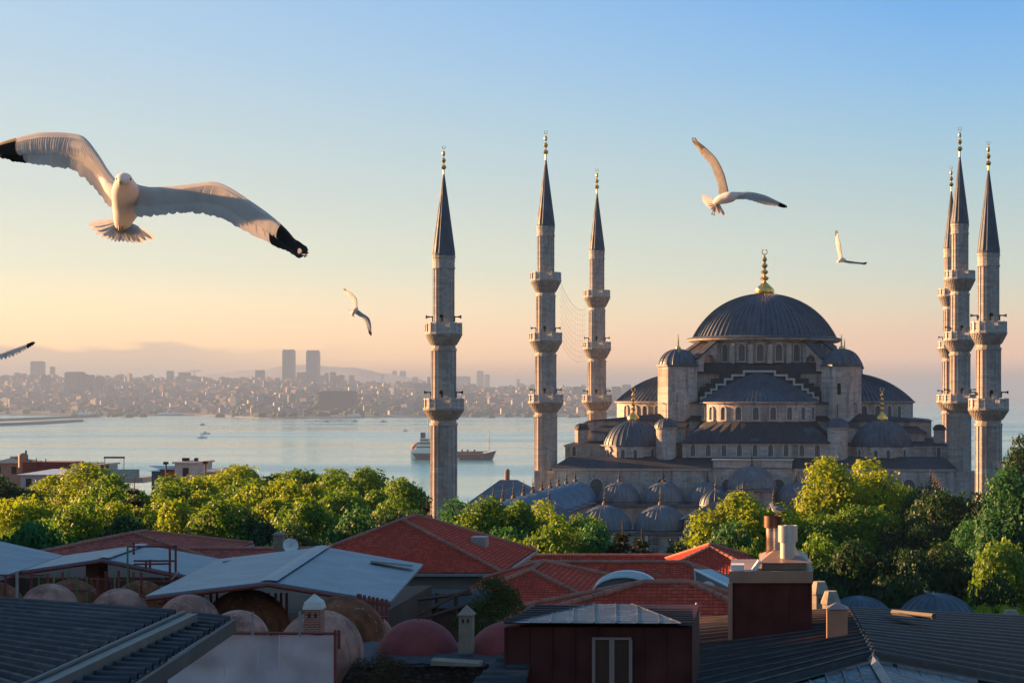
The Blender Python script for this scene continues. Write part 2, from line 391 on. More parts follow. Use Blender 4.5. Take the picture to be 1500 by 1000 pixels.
def place_city(o, px, Y, rz, s):
    o.location = ((px-CX)*Y/F, Y, far_z(px, Y)); o.rotation_euler = (0,0,rz); o.scale = (s,s,s)
rc = random.Random(11); used = set(); spots = []
for k in range(4200):
    px = rc.uniform(-25, 940); t = rc.random()**.8; Y = shore_y(px)+40+t*4300
    if 455 < px < 535 and Y < 7600: continue
    spots.append((px, Y))
spots.sort(key=lambda q: q[1]+rc.uniform(-900,900))
step = 0; stuff = [MB(), MB(), MB(), MB()]
chosen = [q_ for i, q_ in enumerate(spots) if i % 3 == 0][:255]
for (px, Y) in chosen:
    i = rc.choice([0,0,1,1,2,3,3,4,5,6,7,8]); src = kinds[i]
    o = src if i not in used else copy_tree(src); used.add(i)
    place_city(o, px, Y, rc.uniform(-.5,.5), rc.uniform(.9,1.5))
for i, src in enumerate(kinds):
    if i not in used: place_city(src, 50*i, 7000, .2, 1)
cs = set(chosen)
for (px, Y) in spots:
    if (px, Y) in cs: continue
    z = far_z(px, Y); s = rc.uniform(.8,1.35); w_, d_ = rc.uniform(13,26)*s, rc.uniform(12,17)*s; h_ = rc.choice([7,9,10,12,14,16,20])*s*(1 if Y < 8500 else 1.35)
    if rc.random() < .03: h_ *= 2
    X = (px-CX)*Y/F; M = Matrix.Translation((X,Y,z)) @ Matrix.Rotation(rc.uniform(-.6,.6),4,'Z')
    stuff[rc.choice([0,0,1,2])].box(-w_/2,w_/2,-d_/2,d_/2,-12,h_,M)
    if rc.random() < .55: stuff[3].frus((-w_/2-.3,w_/2+.3,-d_/2-.3,d_/2+.3), h_+.02, (-w_*.2,w_*.2,-.3,.3), h_+2.8, M)
cd = bpy.data.objects.new('far_city', None); COL.objects.link(cd); tag(cd, 'mass of small hazy houses covering the far shore behind the named blocks', 'city', kind='stuff')
for s_, m_, n_ in zip(stuff, [CW[0],CW[1],CW[3],RT], ['white_blocks','cream_blocks','grey_blocks','roofs']): tag(s_.build(n_, m_, cd), kind='stuff')
# far trees along the shore hills
q = MB()
for k in range(900):
    px = rc.uniform(-20, 1000); Y = shore_y(px)+15+(rc.random()**1.5)*2500
    if rc.random() < .4: px = rc.choice([rc.gauss(170,30), rc.gauss(700,60), rc.gauss(830,60), rc.gauss(400,30)])
    X = (px-CX)*Y/F; s = rc.uniform(7,14)
    q.sphere((X,Y,far_z(px,Y)+s*.5), s, 6, 4, 1.3, 1, .8)
tag(q.build('far_woods', plain('far_foliage', (.045,.07,.035), .95, scale=.05)), 'dark belt of trees between the houses of the far shore', 'trees', kind='stuff')
# waterfront quay
q = MB(); vs = []
for k in range(60):
    px = -50+1100*k/59; Y = shore_y(px)-40; X = (px-CX)*Y/F; vs += [(X,Y,-1),(X,Y,2.2),(X,Y+60,2.4)]
q.add(vs, [(3*k+j,3*k+3+j,3*k+4+j,3*k+1+j) for k in range(59) for j in range(2)])
tag(q.build('quay', plain('quay_concrete', (.16,.15,.14), .9, scale=.05)), kind='structure')
# towers one can tell apart
def tower(name, px0, px1, pt, Y, mat_, lab, cap=True, pb=None, d=None, rz=0.):
    wd = (px1-px0)*Y/F; zt = EYE+(HY-pt)*Y/F; px = (px0+px1)/2; zb = far_z(px, Y)-6 if pb is None else EYE+(HY-pb)*Y/F
    t = thing(name, ((px-CX)*Y/F, Y, zb), lab, 'tower' if 'tower' in name else 'building', None if 'twin' not in lab else 'twin towers', rz)
    d = d or wd*.8; r = MB(); h = zt-zb; r.box(-wd/2,wd/2,-d/2,d/2,0,h*(.965 if cap else 1)); r.build('wall', mat_, t)
    if cap:
        r = MB(); r.box(-wd/2+wd*.07,wd/2-wd*.07,-d/2+1,d/2-1,h*.965+.02,h); r.build('roof', RG, t)
    return t
GL = facade_mat('tower_glass', (.13,.17,.21), (.09,.12,.155), 4, 3.6, .5); DKB = facade_mat('dark_office', (.045,.05,.06), (.03,.035,.04), 8, 7)
tower('skyscraper_tower', 415,431.5,512,9300,GL,'left one of the twin glass skyscrapers rising above the far city')
tower('skyscraper_tower', 450,467.5,513,9300,GL,'right one of the twin glass skyscrapers rising above the far city')
tower('office_building', 470.5,521,572,5900,DKB,'wide dark office slab standing low by the far shore', pb=604, d=60)
for a, b, t_, Y, m_, l_ in [(98,122,544.5,7900,CW[1],'widest block of the tall cream apartment group left on the far hill'),(122,129,548,7850,CW[2],'slim lit block right beside the widest cream apartment slab'),(130,138,549,7900,CW[0],'pale slim block in the middle of the cream apartment group'),
  (139,152,552,8000,CW[1],'rightmost block of the tall cream apartment group'),(62,73,549,8200,CW[3],'grey flat block left of the cream apartment group'),(47,64,529,10500,CW[3],'faint tall block on the hazy skyline at far left'),(74,80,537,10500,CW[3],'faint slim tower on the skyline near the far left block'),
  (245,254,543,9500,CW[3],'grey hazy block on the skyline left of the tower crane'),(263,278,545,9500,CW[1],'squat hazy block on the skyline left of the crane'),(375,387,542,9400,CW[3],'hazy tower block just left of the twin skyscrapers'),
  (436,448,545,9000,CW[2],'mid height block standing between the twin skyscrapers'),(476,481,546,9300,CW[3],'slim block right of the twin skyscrapers, first of three'),(484,492,545,9300,CW[2],'middle one of three blocks right of the twin skyscrapers'),
  (496,504,549,9300,CW[2],'last of three blocks right of the twin skyscrapers'),(575,581,543,14000,CW[3],'very faint slim tower left of the courtyard minaret'),(586,594,543,14000,CW[3],'very faint wider tower left of the courtyard minaret'),
  (604,612,552,12500,CW[3],'low faint block just left of the leftmost minaret'),(608,629,561,7600,CW[0],'pale block seen just left of the leftmost minaret'),(668,688,551,13000,CW[3],'faint block just right of the leftmost minaret'),
  (699,708,543,13500,CW[3],'tallest faint tower between the first two minarets'),(710,717,548,13500,CW[3],'faint tower right beside the tallest one between the minarets'),(757,761,555,13500,CW[3],'faint thin spire-like tower left of the second minaret'),
  (840,855,566,7800,CW[3],'grey block between the second and third minarets'),(896,910,566,7600,CW[2],'pinkish block right of the third minaret above the water'),(912,924,563,9000,CW[3],'grey hazy block right of the third minaret')]:
    tower('high_rise', a, b, t_, Y, m_, l_)
# tower crane
D_ = 9400; t = thing('tower_crane', P(285,556,D_), 'thin hazy tower crane on the far skyline left of centre', 'crane'); r = MB(); k = D_/F
r.box(-1.2,1.2,-1.2,1.2,-10,13*k); r.build('mast', RG, t); r = MB(); r.box(-7*k,9*k,-1,1,12*k,12*k+2.4); r.tube([(-7*k,0,12*k+2),(0,0,15*k),(9*k,0,12*k+2)], .8, 4); r.build('jib', RG, t)
# ------------------------------------------------------------------ shipping
HULLN = plain('navy_hull_paint', (.02,.035,.075), .5, var=.15, scale=.2); REDP = plain('red_deck_paint', (.42,.1,.06), .6, var=.2, scale=.3); WHP = plain('white_ship_paint', (.75,.73,.7), .5, var=.08, scale=.3); LIFE = plain('lifeboat_orange', (.6,.14,.05), .5)
def hull(sections, mat_, nm, par):
    """sections: (x, halfwidth_deck, halfwidth_keel, z_deck)"""
    r = MB(); vs = []
    for x, a, b, z, xk in sections: vs += [(x,-a,z),(xk,-b,-.6),(xk,b,-.6),(x,a,z)]
    n = len(sections); r.add(vs, [(4*i+j,4*i+4+j,4*i+4+(j+1)%4,4*i+(j+1)%4) for i in range(n-1) for j in range(4)]+[(0,1,2,3),(4*n-1,4*n-2,4*n-3,4*n-4)])
    return r.build(nm, mat_, par)
D_ = 60*F/(673-HY); k = D_/F
t = thing('tanker_ship', ((665-CX)*k, D_, 0), 'tanker with navy hull, red deck and white bridge passing behind the leftmost minaret', 'ship')
def X_(px): return (px-665)*k
hull([(X_(603.5),5,4,7.2,X_(604.5)),(X_(612),6.5,5,6.2,X_(611)),(X_(640),6.8,5.5,5.0,X_(640)),(X_(700),6.8,5.5,5.0,X_(700)),(X_(712),6,4,6.3,X_(708)),(X_(727),.4,.2,8.6,X_(721))], HULLN, 'hull', t)
r = MB(); r.box(X_(603.2),X_(610),-5.2,5.2,.5,9.5); r.build('stern_plating', WHP, t)
r = MB(); r.box(X_(616),X_(705),-6.2,6.2,5.02,6.2); r.box(X_(640),X_(708),-1.2,1.2,6.2,7.6); [r.box(X_(x),X_(x)+1.4,-1,1,7.6,9.8) for x in (645,660,676,684,694)]; r.tube([(X_(640),-3,7.4),(X_(715),-3,8.0)],.35,5); r.build('deck', REDP, t)
r = MB(); r.box(X_(606),X_(640),-6,6,6.4,10.2); r.box(X_(611),X_(636),-5.6,5.6,10.22,14); r.box(X_(614),X_(632),-5,5,14.02,17.5); r.box(X_(617),X_(630),-6.6,6.6,17.52,20.5); ss = r.build('bridge', WHP, t)
r = MB(); [r.box(X_(612),X_(635),-5.7,-5.55,z,z+1.1) for z in (11.6,15.3)]; r.box(X_(617.5),X_(629.5),-6.75,-6.6,18.3,19.6); r.build('windows', DARK, ss)
r = MB(); r.box(X_(616.5),X_(623),-2,2,20.5,26); r.build('funnel', HULLN, t)
r = MB(); r.tube([(X_(627),0,20.5),(X_(627),0,40)],.35,5); r.tube([(X_(716),0,8),(X_(716),0,27)],.5,5); r.box(X_(716)-2,X_(716)+2,-.2,.2,18,18.5); r.build('mast', WHP, t)
r = MB(); r.sphere((X_(608),-3,13),1.8,8,6,2.6,1,1,Matrix.Translation((X_(608),-3,13))@Matrix.Rotation(-.8,4,'Y')@Matrix.Translation((-X_(608),3,-13))); r.build('lifeboat', LIFE, t)
for px, py, ln, l_ in [(301,635.5,16,'small white motor boat with a cabin crossing the open bay'),(296.5,641.5,14,'smaller boat just below the white motor boat in the bay'),(297,622.5,11,'tiny dark boat alone in the bay above the motor boat'),
    (464,617,9,'first small boat from the left below the far shore'),(479,618,14,'low dark boat moored off the far shore, second of the row'),(497,616.5,16,'pale small ship moored off the far shore'),(520,617.5,13,'dark small boat right of the pale moored ship'),(562,618,18,'lone dark barge off the far shore left of the minaret'),(660,674.5,17,'small white launch beside the tanker hull'),(594,631.5,8,'tiny boat left of the leftmost minaret')]:
    D_ = 60*F/(py-HY) if py != 674.5 else 1790; t = thing('small_boat', ((px-CX)*D_/F, D_, 0), l_, 'boat'); dk = 'dark' in l_
    hull([(-ln/2,ln*.12,ln*.1,1.6,-ln/2),(0,ln*.16,ln*.12,1.5,0),(ln*.3,ln*.13,ln*.08,1.9,ln*.28),(ln/2,.1,.05,2.6,ln*.44)], HULLN if dk else WHP, 'hull', t)
    r = MB(); r.box(-ln*.25,ln*.12,-ln*.09,ln*.09,1.55,3.4); r.box(-ln*.1,ln*.05,-ln*.07,ln*.07,3.42,4.6); r.build('cabin', RG if dk else WHP, t)
for px, ln, l_ in [(248,90,'long white ferry moored by the far quay right of the breakwaters'),(128,70,'pale ferry lying at the far quay behind the breakwater'),(152,60,'second pale ferry at the far quay beside the breakwater head'),(520,56,'lit white ferry at the quay below the dark office slab')]:
    Y = shore_y(px)-75; t = thing('ferry', ((px-CX)*Y/F, Y, 0), l_, 'ferry')
    hull([(-ln/2,5,4,3.5,-ln/2),(-ln*.2,7,6,3,-ln*.2),(ln*.25,7,6,3,ln*.25),(ln/2,.5,.3,5,ln*.45)], HULLN, 'hull', t)
    r = MB(); r.box(-ln*.42,ln*.34,-6,6,3.1,7); r.box(-ln*.36,ln*.26,-5.4,5.4,7.02,10); r.box(ln*.08,ln*.2,-4,4,10.02,13); r.box(-ln*.1,-ln*.05,-1.5,1.5,10.02,16); r.build('superstructure', WHP, t)
# ------------------------------------------------------------------ the mosque
PHI = radians(3.5); OX, OY, GZ = 0.0, 329.5, 36.0
cP, sP = cos(PHI), sin(PHI)
def U(px, v):
    dx = (px-CX)/F; return (dx*(OY+v*cP) - OX - v*sP)/(cP+dx*sP)
def W(u, v, z): return Vector((OX+u*cP+v*sP, OY-u*sP+v*cP, z))
def finial(parent, x, y, z, h, off, r=1., mat_=None, nm='finial', bulb=True, crescent=True):
    """gilded stack of balls ending in a crescent; h = total height"""
    q = MB(); b = h*.16*r
    pr = [(b*1.0,z-.05),(b*1.18,z+h*.06),(b*1.12,z+h*.13),(b*.7,z+h*.2),(b*.28,z+h*.27)] if bulb else [(b*.3,z-.1),(b*.28,z+h*.15)]
    zz = z+h*(.3 if bulb else .14); k = 4 if bulb else 3
    top = z+h*.84; dz = (top-zz)/k
    for i in range(k):
        rb = b*(.52-.07*i) if bulb else b*(.95-.18*i); c = zz+dz*(i+.45)
        pr += [(b*.14+.01,c-dz*.45),(rb*.8,c-dz*.2),(rb,c),(rb*.8,c+dz*.2),(b*.13+.01,c+dz*.42)]
    pr += [(b*.1+.01,top),(.01,top+h*.03)]
    q.lathe(pr, 12, x, y)
    if crescent:
        R = h*.055; c = (x, y, top+h*.03+R); pts = [(c[0]+R*cos(a), c[1], c[2]+R*sin(a)) for a in [radians(115+310*i/14) for i in range(15)]]
        q.tube(pts, max(.03,h*.011), 5)
    return q.build(nm, mat_ or GOLD, parent, smooth='auto', off=off)
OFF = (0,0,-GZ)
mq = thing('mosque', W(0,0,GZ), 'great grey stone mosque with cascading lead domes and a gilded central finial', 'mosque', rz=-PHI)
def part(q, nm, mat_, par=None, smooth=False): return q.build(nm, mat_, par or mq, smooth=smooth, off=OFF)
# windows: arched stone frame with pierced grille
def win_mesh(w, h, grille, fr=.16, dep=.22, rays=False):
    n = 9; arc = [(w/2*cos(pi*i/n), h-w/2+ w/2*1.12*sin(pi*i/n)) for i in range(n+1)]
    inner = [(w/2,0)]+arc+[(-w/2,0)]; s = 1+2*fr/w
    outer = [(w/2+fr,-.1)]+[(x*s, h-w/2+(y-(h-w/2))*s) for x, y in arc]+[(-w/2-fr,-.1)]
    m = len(inner); q = MB(); vs = [(x,-dep,y) for x,y in outer]+[(x,-dep,y) for x,y in inner]+[(x,.05,y) for x,y in outer]+[(x,.0,y) for x,y in inner]
    fs = [(i,i+1,m+i+1,m+i) for i in range(m-1)]+[(2*m+i,2*m+i+1,i+1,i) for i in range(m-1)]+[(m+i,m+i+1,3*m+i+1,3*m+i) for i in range(m-1)]
    q.add([(a,b,c) for a,b,c in vs], fs); q.box(-w/2-fr-.08,w/2+fr+.08,-dep-.08,0,-.26,-.1)
    if rays:
        for k in range(7):
            a = pi*(k+.5)/7; M = Matrix.Translation((0,0,h-w/2)) @ Matrix.Rotation(-(a-pi/2),4,'Y'); q.box(-.1,.1,-dep-.04,0,w/2+fr+.02,w/2+fr+.42,M)
    p = MB(); p.add([(x,-.04,y) for x,y in inner], [tuple(range(m))])
    return q, p
WINC = {}
def window(kind, u, v, z, nang, spec):
    """nang = direction of outward normal in local plan"""
    rz = nang+pi/2
    if kind not in WINC:
        q, p = win_mesh(*spec[:2], None, rays=len(spec) > 2 and spec[2])
        o = q.build('window', TRIM, mq); o2 = p.build('grille', LATT, o); WINC[kind] = (o, o2)
    else:
        a, b = WINC[kind]; o = a.copy(); COL.objects.link(o); c = b.copy(); COL.objects.link(c); c.parent = o
    o.location = (u, v, z-GZ); o.rotation_euler = (0,0,rz); return o
# lower masses
q = MB(); q.box(-31.8,31.6,-29,29,36,48.7); q.box(-31.2,31.0,-22,22,48.6,52.1); q.box(-28.4,28.4,-16.2,16.2,52.0,56.0)
q.box(-15.4,15.4,-15.6,15.6,52.0,58.9); q.box(-11.7,11.7,-25,-12,48.6,52.7); q.box(-12.9,12.9,-12.7,12.7,58.5,63.9)
q.box(-6.4,6.1,-29.3,-26.6,37,49.9); q.box(-16.6,-11.8,-20,-12,50,55.0); q.box(11.8,16.6,-20,-12,50,55.0)
q.box(-27.2,-22.5,-19,-12,50,54.2); q.box(22.5,27.2,-19,-12,50,54.2)
for sx in (-1,1):
    for y in (-27.9,): q.box(sx*33-2.2,sx*33+2.2,y,-23,36,48.2)
part(q, 'wall', STONE)
q = MB()
q.frus((-32.3,32.1,-29.5,29.5),48.72,(-30,30,-24.5,24.5),50.4); q.frus((-31.5,31.3,-22.4,22.4),52.12,(-28,28,-16,16),53.3); q.frus((-28.8,28.8,-16.6,16.6),56.02,(-15,15,-15,15),57.4)
q.frus((-16.1,16.1,-16.2,16.2),58.92,(-12.5,12.5,-12.4,12.4),59.9); q.frus((-13.5,13.5,-13.4,13.4),63.92,(-11.7,11.7,-11.6,11.6),65.7)
q.frus((-16.9,-11.6,-20.3,-12),55.02,(-15.4,-11.6,-15.6,-12),56.2); q.frus((11.6,16.9,-20.3,-12),55.02,(11.6,15.4,-15.6,-12),56.2)
q.frus((-27.6,-22.2,-19.4,-12),54.22,(-26,-22.2,-16.4,-12),55.2); q.frus((22.2,27.6,-19.4,-12),54.22,(22.2,26,-16.4,-12),55.2)
part(q, 'lead_roof', LEADD)
q = MB(); q.box(-6.6,6.3,-29.55,-26.4,49.92,50.15); q.box(-32.1,-6.7,-29.28,-29.02,48.35,48.68); q.box(6.4,31.9,-29.28,-29.02,48.35,48.68); q.box(-31.35,31.15,-22.2,-22.02,51.85,52.08); q.box(-11.9,11.9,-25.25,-25.02,52.35,52.68); part(q, 'cornice', TRIM)
# loft roof from the forward hall to the front half-dome's drum
RC = 9.8; q = MB(); n = 24; inn = []; out = []
for i in range(n+1):
    a = pi + pi*i/n; dx, dy = cos(a), sin(a)
    inn.append((9.9*dx, -13.5+9.9*dy, 55.95))
    t_ = min(12.2/abs(dx) if abs(dx) > 1e-6 else 1e9, 12.0/abs(dy) if abs(dy) > 1e-6 else 1e9)
    out.append((dx*t_, -13.5+dy*t_, 52.75))
q.add(out+inn, [(i, i+1, n+2+i, n+1+i) for i in range(n)]); q.add([(x,y,z-.25) for x,y,z in out]+out, [(i,i+1,n+2+i,n+1+i) for i in range(n)])
part(q, 'apron_roof', LEADD)
q = MB()
for cx_, r_ in ((0,4.3),(-8.2,3.0),(8.2,3.0)): q.dome(r_,2.2,52.9,cx_,-21.2,22,.07,.08)
part(q, 'exedra_dome', LEAD)
# half domes with drums
def half(cx, cy, R, H, z, a0, a1, nm='half_dome', pw=0):
    q = MB(); q.dome(R,H,z,cx,cy,44,.16,.1,a0,a1,12,power=pw); d = part(q, nm, LEAD)
    q = MB(); q.lathe([(R-.05,z-3.4),(R-.05,z-.35),(R+.35,z-.2),(R+.42,z),(R-.2,z+.04)],48,cx,cy,a0,a1); part(q, 'drum', STONE, smooth='auto')
    return d
half(0,-13.5,9.8,4.85,59.15,pi,2*pi,pw=1.38)
for sx in (-1,1): half(sx*13.9,0,11.8,5.0,59.2, pi/2 if sx < 0 else -pi/2, 3*pi/2 if sx < 0 else pi/2)
half(0,13.5,9.8,5.2,59.15,0,pi)
for k in range(11):
    a = pi+pi*(k+.5)/11; window('d',0+9.78*cos(a),-13.5+9.78*sin(a),56.35,a,(.95,1.95))
for sx in (-1,1):
    for k in range(5):
        a = (pi*1.47-k*.2) if sx < 0 else (-pi*.47+k*.2); window('d',sx*13.9+11.78*cos(a),11.78*sin(a),56.5,a,(.95,1.95))
# stepped arch fronts
st = [(2.75,64.4),(4.7,63.75),(5.9,63.1),(7.3,62.2),(8.2,61.4),(9.1,60.8),(9.9,60.05)]
def stepped(grow, zb, up=0.):
    pts = []; 
    for i, (w_, z_) in enumerate(st):
        pts += [(w_+grow, z_+grow+up)]; pts += [(w_+grow, (st[i+1][1]+grow+up) if i+1 < len(st) else zb)]
    return [(-a,b) for a,b in pts][::-1][0:]+pts
def steps_front(M):
    Mx = M @ Matrix(((1,0,0,0),(0,0,1,0),(0,1,0,0),(0,0,0,1)))   # (a,b,d) -> (x=a,y=d,z=b)
    q = MB(); q.ext(stepped(.85,59.2), -13.35,-12.75, Mx); q.ext(stepped(-.25,59.3), -13.95,-13.3, Mx); part(q, 'arch_infill', LEADD)
    q = MB()
    outl = stepped(0,59.3); inl = stepped(-.34,59.3); n = len(outl)
    vs = [(a,b,-14.1) for a,b in outl]+[(a,b,-14.1) for a,b in inl]+[(a,b,-13.36) for a,b in outl]
    q.add(vs, [(i,i+1,n+i+1,n+i) for i in range(n-1)]+[(i,i+1,2*n+i+1,2*n+i) for i in range(n-1)], Mx); part(q, 'stepped_trim', TRIM)
steps_front(Matrix.Identity(4)); steps_front(Matrix.Rotation(pi/2,4,'Z')); steps_front(Matrix.Rotation(-pi/2,4,'Z'))
# great dome
q = MB(); q.lathe([(11.9,65.6),(11.9,69.2),(12.7,69.35),(13.3,69.6),(13.4,69.85),(12.4,70.0)],96,0,0); part(q, 'great_drum', STONE, smooth='auto')
q = MB(); q.lathe([(13.45,69.87),(13.5,70.0),(12.2,70.35)],96,0,0); q.dome(12.3,7.7,70.2,0,0,76,.2,.1,steps=20); gd = part(q, 'great_dome', LEAD)
finial(gd,0,0,77.6,8.1,OFF,1.12)
q = MB()
for k in range(24):
    a = 2*pi*(k+.5)/24-pi/2; M = Matrix.Rotation(a,4,'Z'); q.box(11.7,12.6,-.42,.42,65.55,68.7,M); q.frus((11.7,12.6,-.42,.42),68.7,(11.7,11.95,-.42,.42),69.15,M)
part(q, 'buttress', STONE)
for k in range(24):
    a = 2*pi*k/24-pi/2
    if sin(a) < .35: window('g',11.9*cos(a),11.9*sin(a),66.0,a,(1.15,2.75))
q = MB(); q2 = MB()
for k in range(4):
    for da in (-.14,.14):
        M = Matrix.Rotation(pi/4+k*pi/2+da,4,'Z') @ Matrix(((1,0,0,0),(0,0,1,0),(0,1,0,0),(0,0,0,1)))
        arch = [(16.3,64.2)]+[(14.7+1.6*cos(t_*pi/8),65.2+1.8*sin(t_*pi/8)) for t_ in range(9)]+[(13.1,64.2)]
        q = MB(); q2 = MB(); q.ext([(11.8,64.2),(11.8,69.1),(13.2,69.1),(17.8,66.2),(17.8,64.2)]+arch, -.55,.55,M)
        q2.ext([(11.9,69.12),(12.0,69.34),(13.4,69.34),(18.0,66.45),(18.0,66.15),(13.2,69.12)],-.75,.75,M)
        fb_ = part(q, 'flying_buttress', STONE); part(q2, 'buttress_cap', LEADD, fb_)
# weight towers
for i, (sx, sy) in enumerate(((-1,-1),(1,-1),(1,1),(-1,1))):
    cx_, cy_ = sx*13.6, sy*13.4; q = MB(); q.prism(8,3.55,50,65.0,cx_,cy_,rot=pi/8); o = part(q, 'tower', STONE)
    q = MB(); q.prism(8,3.8,65.02,65.3,cx_,cy_,rot=pi/8); q.dome(3.3,2.75,65.25,cx_,cy_,18,.12,.12,steps=8); d = part(q, 'tower_dome', LEAD, o)
    q = MB(); 
    finial(o,cx_,cy_,67.9,2.5,OFF,.9)
q = MB(); q.box(13.0,13.55,-16.85,-16.6,60.4,62.2); part(q, 'slit_window', DARK)
# round stair turrets
for sx in (-1,1):
    cx_, cy_ = (-14.4 if sx < 0 else 13.2), -24.3; q = MB(); q.lathe([(1.7,48),(1.62,54.7),(1.8,54.9),(1.8,55.1),(.1,55.1)],28,cx_,cy_); o = part(q, 'stair_turret', STONE, smooth='auto')
    q = MB(); q.dome(1.85,1.5,55.1,cx_,cy_,14,.07,.08,steps=7); part(q, 'turret_dome', LEAD, o)
    q = MB(); q.tube([(cx_,cy_,56.5),(cx_,cy_,58.9)],.06,5); part(q, 'spike', DARK, o)
# corner domes
for sx in (-1,1):
    for cy_ in (-20,20):
        cx_ = sx*20.3; q = MB(); q.prism(8,5.35,49.3,52.0,cx_,cy_,rot=pi/8); o = part(q, 'corner_drum', STONE)
        q = MB(); q.prism(8,5.6,52.02,52.2,cx_,cy_,rot=pi/8); q.dome(4.95,4.1,52.15,cx_,cy_,34,.09,.09,steps=12); d = part(q, 'corner_dome', LEAD, o)
        finial(o,cx_,cy_,56.0,5.6,OFF,.95)
        if cy_ < 0:
            for k in range(-1,3) if sx < 0 else range(-2,2):
                a = -pi/2-k*pi/4; ap = 5.35*cos(pi/8)
                for s_ in ((-1,1) if k == 0 else (0,)): window('r',cx_+ap*cos(a)+s_*1.0*(-sin(a)),cy_+ap*sin(a)+s_*1.0*cos(a),50.1,a,(.6,1.35,True))
for u_, v_, r_ in ((-28.9,-19.3,1.15),(-29.8,-6,1.3),(29.6,-19.3,1.0)):
    q = MB(); q.prism(8,r_,52,54.6,u_,v_,rot=pi/8); o = part(q, 'small_turret', STONE); q = MB(); q.dome(r_*1.08,r_*.95,54.6,u_,v_,10,.06,.07,steps=6); part(q, 'turret_dome', LEADD, o)
# wall windows
for k in range(9):
    window('e',-10+2.5*k,-25.03,50.55,-pi/2,(.75,1.75))
for px in (841,1375): window('s',U(px,-22),-22.03,50.3,-pi/2,(.6,1.6))
for u_ in (-25,-14.5,-4,4,14.5,24.5): window('l',u_,-29.04 if abs(u_) > 6 else -29.34,43.9,-pi/2,(2.0,3.0,True))
